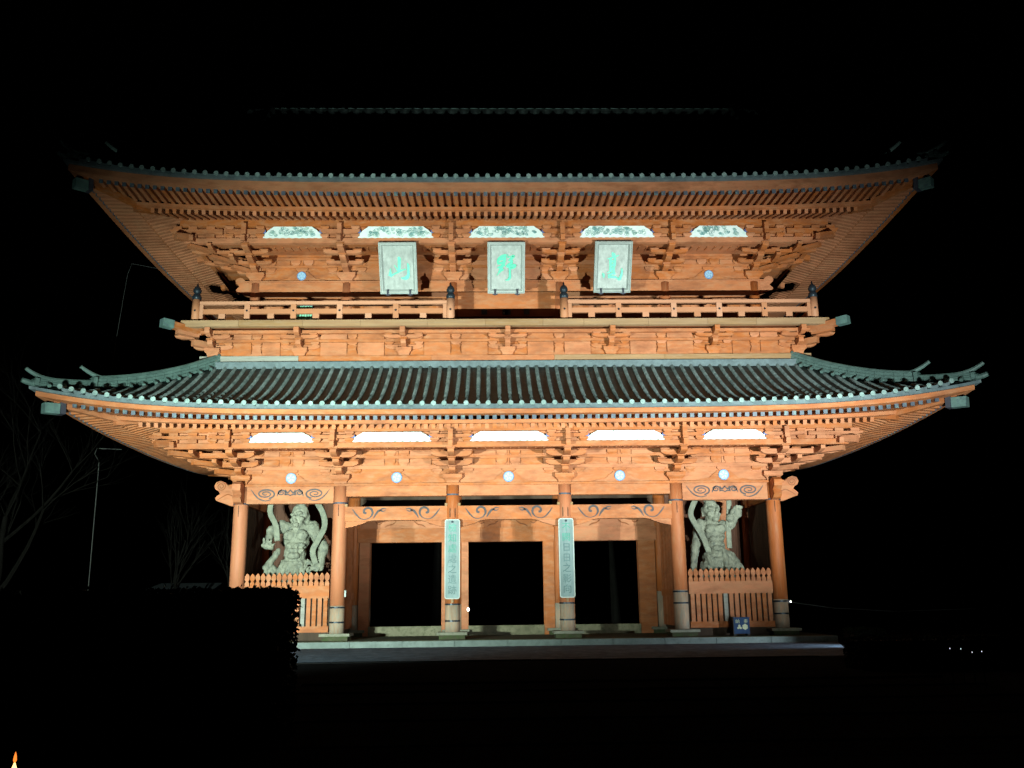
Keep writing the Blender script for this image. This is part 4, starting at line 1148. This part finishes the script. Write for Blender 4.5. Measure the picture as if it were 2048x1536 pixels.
# ------------------------------------------------------------------ fences in front of the statues
me_picket = MB().prism_y([(-0.085, -0.02), (0.085, -0.02), (0.085, 0.12), (0.05, 0.18), (0.05, 0.20), (0.09, 0.27), (0.095, 0.36), (0.06, 0.44), (0.0, 0.51),
                          (-0.06, 0.44), (-0.095, 0.36), (-0.09, 0.27), (-0.05, 0.20), (-0.05, 0.18), (-0.085, 0.12)], -0.05, 0.05).mesh("picket", m_wood)
me_slat = MB().box(-0.075, 0.075, -0.04, 0.04, 0.27, 1.35).mesh("slat", m_wood)
me_slat_g = MB().box(-0.075, 0.075, -0.04, 0.04, 0.27, 1.35).mesh("slat", m_grey)
for sx, lab in ((-1, "vermilion picket fence before the statue behind the hedge"), (1, "vermilion picket fence behind the navy offering box")):
    f = thing("picket_fence", lab, "fence", (sx * 8.725, -0.06, 0), "picket fences in front of the statues")
    hw = 1.66
    MB().box(-hw, hw, -0.11, 0.11, 1.34, 1.82).build("top_rail", m_wood, f)
    MB().box(-hw, hw, -0.09, 0.10, 0.05, 0.28).build("bottom_rail", m_wood, f)
    MB().box(-hw, hw, 0.06, 0.09, 0.28, 1.34).build("backing", m_dark, f)
    for k in range(16):
        inst("picket", me_picket, f, (-hw + 0.10 + k * (2 * hw - 0.20) / 15, 0, 1.82), (0, 0, random.uniform(-0.03, 0.03)), (1, 1, random.uniform(0.97, 1.03)))
    for k in range(15):
        inst("slat", me_slat_g if (sx < 0 and k == 10) or (sx > 0 and k == 6) else me_slat, f, (-hw + 0.13 + k * (2 * hw - 0.26) / 14, -0.02, 0), (0, 0, random.uniform(-0.06, 0.06)))

# ------------------------------------------------------------------ guardian statues
def ell(m, c, r, n=14):
    rows = []
    for i in range(n // 2 + 1):
        th = pi * i / (n // 2); s = max(sin(th), 0.01)
        rows.append([(c[0] + r[0] * s * cos(2 * pi * k / n), c[1] + r[1] * s * sin(2 * pi * k / n), c[2] + r[2] * cos(th)) for k in range(n)])
    m.grid(rows, closed=True)
    m.f.append(tuple(range(n - 1, -1, -1))); e = len(m.v); m.f.append(tuple(range(e - n, e)))
def cap_(m, a, b, ra, rb):
    a, b = Vector(a), Vector(b); n = 5
    for i in range(n + 1):
        t = i / n; p = a.lerp(b, t); r = ra + (rb - ra) * t
        ell(m, p, (r, r, r), 10)
    m.tube([a, b], [ra, rb], 10)
def remeshed(m, name, material, parent, vox=0.032, smooth=2):
    o = m.build(name, material, parent, True)
    md = o.modifiers.new("remesh", 'REMESH'); md.mode = 'VOXEL'; md.voxel_size = vox; md.use_smooth_shade = True
    tx = bpy.data.textures.new("carving", 'CLOUDS'); tx.noise_scale = 0.16; tx.noise_depth = 3
    sm = o.modifiers.new("smooth", 'SMOOTH'); sm.iterations = smooth; sm.factor = 0.5
    ds = o.modifiers.new("carve", 'DISPLACE'); ds.texture = tx; ds.strength = 0.10; ds.mid_level = 0.5; ds.texture_coords = 'LOCAL'
    dg = bpy.context.evaluated_depsgraph_get(); bpy.context.view_layer.update()
    me = bpy.data.meshes.new_from_object(o.evaluated_get(bpy.context.evaluated_depsgraph_get()))
    o.modifiers.clear(); o.data = me; me.name = name
    if not me.materials: me.materials.append(material)
    me.polygons.foreach_set("use_smooth", [True] * len(me.polygons))
    return o

def statue(left):
    if left:
        X0, zx0, zy0, Z0 = -8.83, 730, 130, 5.27
        t = thing("guardian_statue", "grey-green guardian statue with one hand raised palm up, in the bay by the hedge", "statue", (-8.83, 1.8, 0.55), "guardian statues in the end bays")
    else:
        X0, zx0, zy0, Z0 = 8.66, 690, 140, 5.30
        t = thing("guardian_statue", "grey-green guardian statue raising its fist beside its head, above the navy box", "statue", (8.66, 1.8, 0.55), "guardian statues in the end bays")
    k = 0.0023
    def P(zx, zy, y=0.0): return Vector(((zx - zx0) * k, y, Z0 - (zy - zy0) * k - 0.55))
    def E(m, zx, zy, rx, rz, y=0.0, ry=None): ell(m, P(zx, zy, y), (rx * k, (ry or rx * 0.85) * k, rz * k))
    def C(m, a, b, ra, rb): cap_(m, P(*a), P(*b), ra * k, rb * k)
    b = MB()
    if left:
        hx, hy, tw = 790, 350, -0.10
        # skull, face, jaw, turned towards the viewer's left
        E(b, hx, hy - 20, 155, 190, -0.05); E(b, hx - 40, hy + 120, 120, 130, -0.18); E(b, hx - 30, 570, 95, 80, -0.20); E(b, 815, 150, 75, 60, 0.0)
        E(b, hx - 110, hy + 10, 45, 26, -0.34); E(b, hx + 10, hy - 20, 60, 26, -0.37); E(b, hx - 75, hy + 75, 34, 62, -0.44); E(b, hx - 60, hy + 110, 48, 30, -0.44)
        E(b, hx - 120, hy + 100, 40, 40, -0.33); E(b, hx + 40, hy + 90, 55, 48, -0.36); E(b, hx - 50, hy + 175, 62, 18, -0.43); E(b, hx - 50, hy + 215, 55, 20, -0.42)
        E(b, hx - 100, hy + 45, 24, 16, -0.40); E(b, hx - 5, hy + 40, 26, 16, -0.42)
        E(b, 935, 400, 28, 75, 0.02); E(b, 930, 480, 30, 45, 0.0)
        C(b, (790, 560, 0), (770, 680, 0), 120, 150)
        # torso
        E(b, 740, 800, 235, 240, 0.0, 175); E(b, 640, 730, 120, 105, -0.26); E(b, 850, 730, 120, 105, -0.26); E(b, 725, 1040, 205, 190, -0.05, 180)
        E(b, 650, 900, 60, 45, -0.36); E(b, 760, 900, 60, 45, -0.38); E(b, 860, 900, 55, 42, -0.34); E(b, 670, 985, 60, 40, -0.40); E(b, 770, 985, 60, 40, -0.42); E(b, 860, 990, 55, 40, -0.36)
        E(b, 730, 1085, 120, 70, -0.40); E(b, 570, 560, 105, 70, 0.0); E(b, 930, 590, 105, 70, 0.0)
        # arms
        C(b, (520, 570, 0), (300, 640, -0.25), 115, 92); E(b, 480, 540, 115, 95, -0.05); C(b, (300, 645, -0.25), (265, 930, -0.55), 78, 58)
        E(b, 285, 920, 90, 62, -0.62); E(b, 330, 950, 75, 40, -0.62)
        for a, c_, r in (((225, 900, -0.62), (215, 790, -0.66), 27), ((285, 880, -0.66), (300, 815, -0.70), 24), ((330, 890, -0.66), (355, 825, -0.70), 24), ((365, 915, -0.64), (415, 880, -0.70), 22), ((240, 960, -0.6), (190, 900, -0.66), 24)):
            C(b, a, c_, r, r * 0.8)
        C(b, (1010, 580, 0), (1140, 800, 0.0), 130, 100); E(b, 1040, 600, 125, 115, -0.04); C(b, (1140, 800, 0), (1245, 920, -0.1), 98, 90); C(b, (1245, 920, -0.1), (1190, 1290, -0.2), 95, 78)
        E(b, 1130, 1300, 90, 70, -0.25)
        for a, c_, r in (((1090, 1260, -0.3), (950, 1200, -0.38), 24), ((1080, 1290, -0.32), (1000, 1290, -0.42), 22), ((1060, 1240, -0.28), (980, 1160, -0.34), 22), ((1000, 1180, -0.3), (930, 1340, -0.4), 22), ((1080, 1330, -0.3), (1010, 1350, -0.4), 22)):
            C(b, a, c_, r, r * 0.7)
        # hips and skirt
        E(b, 715, 1230, 265, 130, 0.0, 210); E(b, 700, 1420, 320, 240, 0.05, 240)
        for i in range(7):
            a = -1 + i / 3.0
            C(b, (720 + a * 190, 1190 + 40 * a * a * -1 + 60, -0.42 + 0.25 * a * a), (720 + a * 330, 1480, -0.62 + 0.3 * a * a), 34, 48)
        for q in range(4):
            for i in range(8):
                a = -1 + i / 4.0; a2 = a + 0.25
                C(b, (720 + a * 215, 1290 + q * 46 - 110 * a * a, -0.45 + 0.3 * a * a), (720 + a2 * 215, 1290 + q * 46 - 110 * a2 * a2, -0.50 + 0.3 * a2 * a2), 24, 24)
        C(b, (430, 1000, -0.1), (240, 1290, -0.2), 50, 70); C(b, (260, 1230, -0.2), (230, 1480, -0.2), 45, 60); E(b, 330, 1390, 120, 160, -0.05)
        C(b, (560, 1500, 0.1), (520, 2050, 0.1), 190, 130); C(b, (880, 1500, 0.1), (930, 2050, 0.1), 190, 130)
    else:
        hx, hy = 640, 350
        E(b, hx, hy - 10, 145, 190, -0.05); E(b, hx + 40, hy + 130, 118, 120, -0.18); E(b, hx + 40, 540, 90, 75, -0.2); E(b, 590, 165, 85, 55, 0.0)
        E(b, hx + 100, hy + 0, 50, 26, -0.32); E(b, hx - 30, hy - 10, 58, 26, -0.34); E(b, hx + 85, hy + 75, 36, 62, -0.42); E(b, hx + 70, hy + 110, 48, 30, -0.42)
        E(b, hx + 130, hy + 90, 38, 40, -0.28); E(b, hx - 40, hy + 90, 55, 48, -0.34); E(b, hx + 50, hy + 170, 62, 18, -0.40); E(b, hx + 50, hy + 210, 55, 20, -0.40)
        E(b, hx + 150, hy - 20, 36, 62, 0.0); E(b, hx - 140, hy + 30, 26, 80, 0.0); E(b, hx - 140, hy + 100, 28, 48, 0.0); E(b, hx + 95, hy + 38, 22, 15, -0.38); E(b, hx + 10, hy + 38, 24, 15, -0.39)
        C(b, (640, 540, 0), (660, 660, 0), 110, 140)
        E(b, 690, 790, 200, 230, 0.0, 165); E(b, 610, 720, 110, 100, -0.24); E(b, 780, 720, 110, 100, -0.24); E(b, 690, 1010, 180, 180, -0.05, 170)
        E(b, 620, 880, 55, 42, -0.33); E(b, 710, 880, 55, 42, -0.35); E(b, 795, 880, 50, 40, -0.31); E(b, 640, 960, 55, 38, -0.36); E(b, 730, 960, 55, 38, -0.38); E(b, 690, 1060, 110, 62, -0.36)
        C(b, (440, 640, 0), (370, 850, 0.0), 110, 92); E(b, 440, 620, 110, 105, -0.04); C(b, (370, 850, 0), (320, 1040, -0.1), 90, 82); C(b, (320, 1040, -0.1), (270, 1330, -0.15), 82, 60); E(b, 265, 1370, 62, 80, -0.18)
        for i in range(4): C(b, (235 + i * 22, 1400, -0.22), (230 + i * 26, 1480, -0.24), 18, 15)
        C(b, (840, 640, 0), (960, 650, -0.2), 95, 85); E(b, 850, 640, 95, 100, -0.03); C(b, (960, 655, -0.22), (1050, 530, -0.35), 80, 62); E(b, 1090, 430, 88, 105, -0.40); E(b, 960, 520, 82, 72, -0.42)
        C(b, (980, 430, -0.55), (1040, 340, -0.55), 36, 30)
        for i in range(4): C(b, (1060 + i * 36, 350 - 4 * i, -0.42), (1075 + i * 32, 300 + 10 * i, -0.5), 28, 24)
        E(b, 690, 1200, 250, 120, 0.0, 200); E(b, 720, 1400, 330, 240, 0.05, 230)
        for q in range(4):
            for i in range(8):
                a = -1 + i / 4.0; a2 = a + 0.25
                C(b, (680 + a * 190, 1250 + q * 46 - 110 * a * a, -0.43 + 0.3 * a * a), (680 + a2 * 190, 1250 + q * 46 - 110 * a2 * a2, -0.50 + 0.3 * a2 * a2), 24, 24)
        for i in range(6):
            a = i / 5.0
            C(b, (800 + a * 180, 1080 + a * 70, -0.35 + 0.2 * a), (830 + a * 320, 1480, -0.62 + 0.25 * a), 34, 50)
        C(b, (560, 1480, 0.1), (520, 2050, 0.1), 180, 120); C(b, (860, 1480, 0.1), (920, 2050, 0.1), 180, 120)
    remeshed(b, "body", m_statue, t, 0.03, 2)
    def ribbon(path, w, yo=-0.25):
        m = MB(); rows = []; n = len(path); Q = []
        for i in range(n - 1):
            p0, p1, p2, p3 = path[max(i - 1, 0)], path[i], path[i + 1], path[min(i + 2, n - 1)]
            for q in range(6):
                s = q / 6
                Q.append([0.5 * ((2 * b_) + (c - a) * s + (2 * a - 5 * b_ + 4 * c - d) * s * s + (-a + 3 * b_ - 3 * c + d) * s ** 3) for a, b_, c, d in zip(p0, p1, p2, p3)])
        Q.append(list(path[-1]))
        prof = [(-1, 0.0), (-0.8, -0.05), (-0.55, -0.025), (-0.3, -0.075), (0.0, -0.03), (0.3, -0.085), (0.55, -0.03), (0.8, -0.055), (1, 0), (0.6, 0.05), (-0.6, 0.05)]
        for i, (x, z, y) in enumerate(Q):
            a = Q[max(i - 1, 0)]; c = Q[min(i + 1, len(Q) - 1)]
            dx, dz = c[0] - a[0], -(c[1] - a[1]); l = hypot(dx, dz) or 1; nx, nz = -dz / l, dx / l
            pc = P(x, z, y)
            rows.append([(pc.x + nx * s * w * k / 2, pc.y + dy, pc.z + nz * s * w * k / 2) for s, dy in prof])
        m.grid(rows, closed=True)
        m.f.append(tuple(range(11))); e = len(m.v); m.f.append(tuple(range(e - 1, e - 12, -1)))
        m.build("scarf", m_scarf, t, True)
    if left:
        ribbon([(300, -40, -0.1), (270, 140, -0.2), (275, 330, -0.3), (400, 560, -0.45), (440, 830, -0.5)], 105)
        ribbon([(1020, -20, -0.1), (1110, 150, -0.2), (1225, 350, -0.3), (1260, 580, -0.35), (1150, 830, -0.4), (1070, 1020, -0.4), (1130, 1240, -0.4)], 110)
    else:
        ribbon([(440, -20, -0.1), (370, 150, -0.2), (255, 420, -0.25), (330, 640, -0.35), (440, 860, -0.42), (530, 1130, -0.45)], 105)
        ribbon([(1010, -20, -0.1), (980, 150, -0.2), (965, 330, -0.25), (930, 640, -0.3), (925, 860, -0.3), (925, 1060, -0.3)], 95)
    MB().box(-1.1, 1.1, -0.7, 0.9, 0.0, 0.42).build("plinth", m_dark, t)
statue(True)
statue(False)

# ------------------------------------------------------------------ offering box, lamps, cables
ob = thing("offering_box", "small navy box with four cream marks at the foot of the right picket fence", "offering box", (8.93, -0.62, PT + 0.002), rz=0.0)
MB().box(-0.29, 0.31, 0.0, 0.42, 0.08, 0.66).build("body", m_box, ob)
MB().box(-0.33, -0.292, -0.01, 0.43, 0.0, 0.70).build("side_board", m_blk, ob)
MB().box(-0.31, 0.33, -0.02, 0.44, 0.663, 0.69).build("lid", m_box, ob)
for sx in (-0.24, 0.26):
    MB().box(sx - 0.04, sx + 0.04, 0.03, 0.38, 0.0, 0.079).build("foot", m_blk, ob)
for ch, x in (("納", -0.15), ("奉", 0.17)):
    me = text_mesh(ch, 0.17); me.materials.clear(); me.materials.append(m_cream)
    inst("character", me, ob, (x, -0.006, 0.53), (radians(90), 0, 0))
def crest(cx, cz, r, petals):
    m = MB()
    for i in range(petals):
        a = 2 * pi * i / petals + pi / 2
        m.prism_y([(cx + r * 0.58 * cos(a) + r * 0.42 * cos(b_), cz + r * 0.58 * sin(a) + r * 0.42 * sin(b_)) for b_ in [2 * pi * q / 9 for q in range(9)]], -0.012 - 0.0008 * i, -0.001)
    m.prism_y([(cx + r * 0.5 * cos(2 * pi * q / 12), cz + r * 0.5 * sin(2 * pi * q / 12)) for q in range(12)], -0.02, -0.001)
    m.build("crest", m_cream, ob)
crest(-0.09, 0.32, 0.10, 3)
crest(0.13, 0.33, 0.115, 6)

wl = thing("wall_lamp", "small white round lamp lit on the left jamb of the middle doorway", "lamp", (-1.72, 3.60, 0.82))
b = MB(); ell(b, Vector((0, -0.10, 0)), (0.055, 0.055, 0.075), 12); b.build("globe", m_lamp, wl, True)
MB().tube([(0, 0.14, -0.02), (0, -0.06, -0.07)], 0.02, 6).build("arm", m_blk, wl)
wl2 = thing("wall_lamp", "tiny white lamp on the outer side of the rightmost column", "lamp", (11.02, -0.1, 1.0))
b = MB(); ell(b, Vector((0.03, -0.08, 0)), (0.028, 0.028, 0.04), 10); b.build("globe", m_lamp, wl2, True)
MB().box(-0.05, 0.0, -0.06, 0.06, -0.06, 0.06).build("bracket", m_band, wl2)
for x, nm in ((-6.42, "small white switch box on the column beside the left doorway"), ):
    sb = MB().box(x - 0.035, x + 0.035, -0.26, -0.16, 1.38, 1.62).build("switch_box", m_bframe)
    sb["label"] = nm; sb["category"] = "switch box"

gb = thing("slatted_box", "small pale green slatted box on the balcony behind the left balustrade", "box", (-8.24, -1.25, 12.10))
MB().box(-0.32, 0.32, 0.0, 0.3, 0.0, 0.86).build("body", m_cap, gb)
for k in range(6):
    MB().box(-0.30 + k * 0.105, -0.225 + k * 0.105, -0.03, -0.002, 0.04, 0.82).build("slat", m_greenbox, gb)
def cable(name, label, pts, r, mat_=m_wire):
    o = MB().tube(pts, r, 6).build(name, mat_); o["label"] = label; o["category"] = "cable"; return o
cable("lightning_cable", "thin pale cable hanging from the lower eave down behind the hedge at left", [(-19.6, 10.0, 8.95), (-20.7, 9.6, 8.95), (-20.75, 9.5, 8.65), (-20.3, 9.0, 8.2), (-20.28, 9.0, 7.9), (-20.26, 9.0, 4.0), (-20.24, 9.0, -0.3)], 0.022)
cable("lightning_cable", "faint thin cable dropping past the left end of the upper eave", [(-15.9, 5.0, 16.75), (-17.9, 5.0, 17.15), (-18.05, 5.0, 16.6), (-18.15, 5.0, 15.5), (-18.35, 5.0, 12.9), (-18.4, 5.0, 8.9)], 0.010, m_cable2)
cable("power_cable", "thin dark cable running right from the rightmost column into the dark", [(11.06, -0.05, 0.98), (13.0, 0.5, 0.72), (16.0, 1.5, 0.55), (20.0, 3.0, 0.6)], 0.007, m_cable2)

# ------------------------------------------------------------------ floodlights (outside the frame) and their lamps
for i, (p, colr, heads) in enumerate(FLOODS):
    t = thing("floodlight", ("floodlight post with two lamps aimed at the gate from the left", "floodlight post with two lamps aimed at the gate from the right")[i], "floodlight", (p[0], p[1], -0.585), "floodlights facing the gate")
    if i:       # unseen board added to keep this beam off the ground and gate foot
        MB().box(-1.0, 1.0, 0.40, 0.42, -0.1, p[2] + 0.585 + 0.045).build("beam_block_board", m_blk, t)
    else:
        MB().box(0.585, 1.0, 0.40, 0.42, -0.1, p[2] + 0.585 + 0.05).build("beam_block_board", m_blk, t)  # unseen board added to shade the right bay from this beam
    MB().tube([(0, 0, 0), (0, 0, p[2] + 0.585)], 0.04, 8).build("post", m_blk, t)
    MB().box(-0.5, 0.5, -0.04, 0.04, p[2] + 0.36, p[2] + 0.44).build("cross_arm", m_blk, t)
    for hx, (watts, aim, ang) in zip((-0.34, 0.34), heads):
        pos = Vector((hx, 0, p[2] + 0.585))
        d = (Vector(aim) - Vector((p[0] + hx, p[1], p[2]))).normalized()
        q = d.to_track_quat('-Z', 'Y')
        hd = MB().box(-0.22, 0.22, -0.17, 0.17, 0.02, 0.26).build("lamp_head", m_blk, t)
        hd.location = pos; hd.rotation_mode = 'QUATERNION'; hd.rotation_quaternion = q
        MB().box(-0.2, 0.2, -0.15, 0.15, 0.012, 0.019).build("glass", m_glass, hd)
        ld = bpy.data.lights.new("flood_lamp", 'SPOT'); ld.energy = watts; ld.color = colr
        ld.spot_size = radians(ang); ld.spot_blend = 1.0; ld.shadow_soft_size = 0.045
        lo = bpy.data.objects.new("flood_lamp", ld); COL.objects.link(lo); lo.parent = t
        lo.location = pos + d * 0.1; lo.rotation_mode = 'QUATERNION'; lo.rotation_quaternion = q

# added lamp, hidden by the hedge, to light the right end of the kerb
pth = thing("kerb_fill_light", "unseen low lamp added to light the right end of the kerb", "lamp", (12.9, -5.2, -0.50))
MB().lathe([(0.09, 0.0), (0.09, 0.16), (0.07, 0.2)], 0, 0, 14).build("housing", m_blk, pth, True)
MB().lathe([(0.11, 0.285), (0.10, 0.31), (0.02, 0.33)], 0, 0, 14).build("cap", m_blk, pth, True)
for a_ in (0.6, 2.7, 4.8):
    MB().tube([(0.08 * cos(a_), 0.08 * sin(a_), 0.18), (0.08 * cos(a_), 0.08 * sin(a_), 0.29)], 0.008, 5).build("strut", m_blk, pth)
pl_d = bpy.data.lights.new("kerb_fill_lamp", 'SPOT'); pl_d.energy = 2000; pl_d.color = (0.74, 0.92, 1.0); pl_d.spot_size = radians(80); pl_d.spot_blend = 1.0; pl_d.shadow_soft_size = 0.04
pl_o = bpy.data.objects.new("kerb_fill_lamp", pl_d); COL.objects.link(pl_o); pl_o.parent = pth; pl_o.location = (0, 0, 0.25)
pl_o.rotation_mode = 'QUATERNION'; pl_o.rotation_quaternion = Vector((-5.0, 1.9, -0.32)).to_track_quat('-Z', 'Y')

# ------------------------------------------------------------------ hedge and shrub in the dark foreground
def leafy(name, label, cat, x0, x1, y0, y1, z0, z1, n, seed, lump=0.06):
    rnd = random.Random(seed)
    t = thing(name, label, cat, ((x0 + x1) / 2, (y0 + y1) / 2, z0))
    ox, oy = (x0 + x1) / 2, (y0 + y1) / 2
    c = MB(); c.box(x0 + 0.10 - ox, x1 - 0.08 - ox, y0 + 0.12 - oy, y1 - 0.12 - oy, 0, z1 - z0 - 0.05); c.build("branches", m_blk, t)
    m = MB()
    for _ in range(n):
        f = rnd.random()
        x = rnd.uniform(x0, x1); y = rnd.uniform(y0, y1); z = rnd.uniform(z0, z1)
        if f < 0.3: y = y0 + rnd.uniform(0, 0.12)
        elif f < 0.42: y = y1 - rnd.uniform(0, 0.12)
        elif f < 0.78: z = z1 - abs(rnd.gauss(0, 0.05)) + (rnd.random() < 0.06) * rnd.uniform(0, 0.07)
        elif f < 0.9: x = x1 - abs(rnd.gauss(0, 0.05)) + (rnd.random() < 0.08) * rnd.uniform(0, 0.06)
        else: x = x0 + abs(rnd.gauss(0, 0.05))
        r = rnd.uniform(0.022, 0.045)
        # rounded shoulders
        ex = max(0, 0.10 - min(x - x0, x1 - x)); z -= ex * 0.5 if z > z1 - 0.15 else 0
        a = Vector((rnd.uniform(-1, 1), rnd.uniform(-1, 1), rnd.uniform(-1, 1))).normalized() * r
        b_ = a.cross(Vector((rnd.uniform(-1, 1), rnd.uniform(-1, 1), rnd.uniform(-1, 1)))).normalized() * r * 0.6
        p = Vector((x - ox, y - oy, z - z0))
        m.add([p - a, p + b_, p + a, p - b_], [(0, 1, 2, 3)])
    m.build("foliage", m_leaf, t)
    return t
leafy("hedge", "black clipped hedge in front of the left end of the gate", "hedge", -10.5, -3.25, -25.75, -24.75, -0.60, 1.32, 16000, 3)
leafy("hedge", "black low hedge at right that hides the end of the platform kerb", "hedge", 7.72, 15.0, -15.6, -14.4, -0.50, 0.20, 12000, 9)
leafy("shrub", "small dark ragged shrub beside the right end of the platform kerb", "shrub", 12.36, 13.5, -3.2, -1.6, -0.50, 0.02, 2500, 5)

# ------------------------------------------------------------------ bare trees, trunks, distant hut
def bare_tree(name, label, x, y, h, r, seed, spread=0.55, depth=4, cat="tree", group=None, z=-0.6):
    rnd = random.Random(seed)
    t = thing(name, label, cat, (x, y, z), group)
    tr = MB(); br = MB()
    def grow(p, d, l, rad, lev):
        pts = [p]; q = p; dd = d
        n = 5
        for i in range(n):
            dd = (dd + Vector((rnd.uniform(-1, 1), rnd.uniform(-1, 1), rnd.uniform(-0.4, 0.8))) * 0.13).normalized()
            q = q + dd * l / n; pts.append(q)
        rr = [rad * (1 - 0.5 * i / n) for i in range(n + 1)]
        (tr if lev == 0 else br).tube(pts, rr, 8 if lev == 0 else 5 if lev < 3 else 4, cap=False)
        if lev < depth:
            for c in range(4 if lev else 7):
                i = rnd.randint(2, n); s = rnd.uniform(0.5, 0.75)
                nd = (dd + Vector((rnd.uniform(-1, 1), rnd.uniform(-1, 1), rnd.uniform(-0.3, 0.7))) * spread * 1.6).normalized()
                grow(pts[i], nd, l * s, rr[i] * 0.6, lev + 1)
    grow(Vector((0, 0, -0.1)), Vector((rnd.uniform(-.1, .1), 0, 1)), h * 0.5, r, 0)
    tr.build("trunk", m_bark, t, True)
    br.build("branches", m_bark, t)
    return t
bare_tree("bare_tree", "bare branching tree at the far left edge, half as tall as the gate", -20.5, 0.5, 11.0, 0.20, 11, group="bare trees in the dark")
bare_tree("bare_tree", "bare leaning tree left of the gate, under the lower eave tip", -16.2, 9.5, 9.0, 0.10, 12, 0.45, 3, group="bare trees in the dark")
bare_tree("bare_tree", "slim bare tree close to the left corner column", -14.2, 12.5, 8.0, 0.09, 13, 0.4, 3, group="bare trees in the dark")
def trunk(label, x, y, r, h, lean, seed):
    rnd = random.Random(seed)
    t = thing("cedar_tree", label, "tree", (x, y, -0.6), "cedar trunks behind the gate")
    pts = [(lean * i / 8 + rnd.uniform(-.03, .03), 0, h * i / 8) for i in range(9)]
    MB().tube(pts, [r * (1.15 if i == 0 else 1 - 0.05 * i) for i in range(9)], 14).build("trunk", m_bark, t, True)
    m = MB()
    for i in range(60):
        z = rnd.uniform(h * 0.55, h * 1.15); a = rnd.uniform(0, 6.28); L_ = rnd.uniform(1.2, 2.8) * (1.25 - z / h * 0.7)
        m.tube([(lean, 0, z), (lean + L_ * 0.5 * cos(a), L_ * 0.5 * sin(a), z - 0.15), (lean + L_ * cos(a), L_ * sin(a), z - 0.7)], [0.06, 0.25, 0.03], 5)
    m.build("crown", m_leaf, t)
trunk("cedar trunk seen through the right doorway", 6.2, 16.0, 0.36, 14, -0.7, 21)
trunk("cedar trunk seen through the left doorway near its right jamb", -3.9, 18.0, 0.30, 14, 0.1, 22)
trunk("thin cedar trunk seen at the left edge of the left doorway", -8.2, 15.0, 0.16, 12, 0.1, 23)
h = thing("hut", "low hut with a pale sheet roof behind the hedge at left", "hut", (-19.5, 20.0, -0.6))
MB().box(-1.5, 1.5, -0.8, 0.8, 0, 2.5).build("wall", m_brown, h)
MB().hexa([(-1.9, -1.2, 2.45), (2.2, -1.2, 2.45), (2.2, 1.2, 3.0), (-1.5, 1.2, 3.0), (-1.9, -1.2, 2.52), (2.2, -1.2, 2.52), (2.2, 1.2, 3.07), (-1.5, 1.2, 3.07)]).build("roof", m_hut, h)

# four glowing dots on posts, standing in for reflected glints at the right
for i, (x, z) in enumerate(((7.62, 0.20), (7.82, 0.19), (8.02, 0.13), (8.20, 0.14))):
    ml = thing("glint_dot", ("first", "second", "third", "last")[i] + " from the left of the four tiny white glints at far right, set as glowing dots", "lamp", (x, -20.0, -0.6), "row of four tiny white glints")
    b = MB(); ell(b, Vector((0, 0, z + 0.6)), (0.008, 0.008, 0.014), 8); b.build("globe", m_mark, ml, True)
    MB().tube([(0, 0, 0), (0, 0, z + 0.585)], 0.012, 6).build("post", m_blk, ml)

# small flame at the lower left
fl_ = thing("candle", "small burning flame on a dark post in the lower left corner", "candle", (-3.76, -31.0, -0.645))
def flame(rad, h, z0, m, nm):
    q = MB(); q.lathe([(rad * 0.35, z0), (rad * 0.85, z0 + h * 0.15), (rad, z0 + h * 0.3), (rad * 0.8, z0 + h * 0.5), (rad * 0.4, z0 + h * 0.75), (rad * 0.05, z0 + h)], 0, 0, 12)
    return q.build(nm, m, fl_, True)
flame(0.019, 0.085, 0.735, m_fl_in, "flame")
MB().lathe([(0.035, 0.55), (0.035, 0.72), (0.01, 0.735)], 0, 0, 14).build("wax", m_sign, fl_, True)
MB().lathe([(0.08, 0.0), (0.06, 0.03), (0.025, 0.08), (0.025, 0.5), (0.06, 0.54), (0.06, 0.549)], 0, 0, 14).build("post", m_blk, fl_, True)
MB().lathe([(0.004, 0.81), (0.011, 0.825), (0.008, 0.85), (0.001, 0.875)], 0, 0, 10).build("flame_tip", m_fl_out, fl_, True)
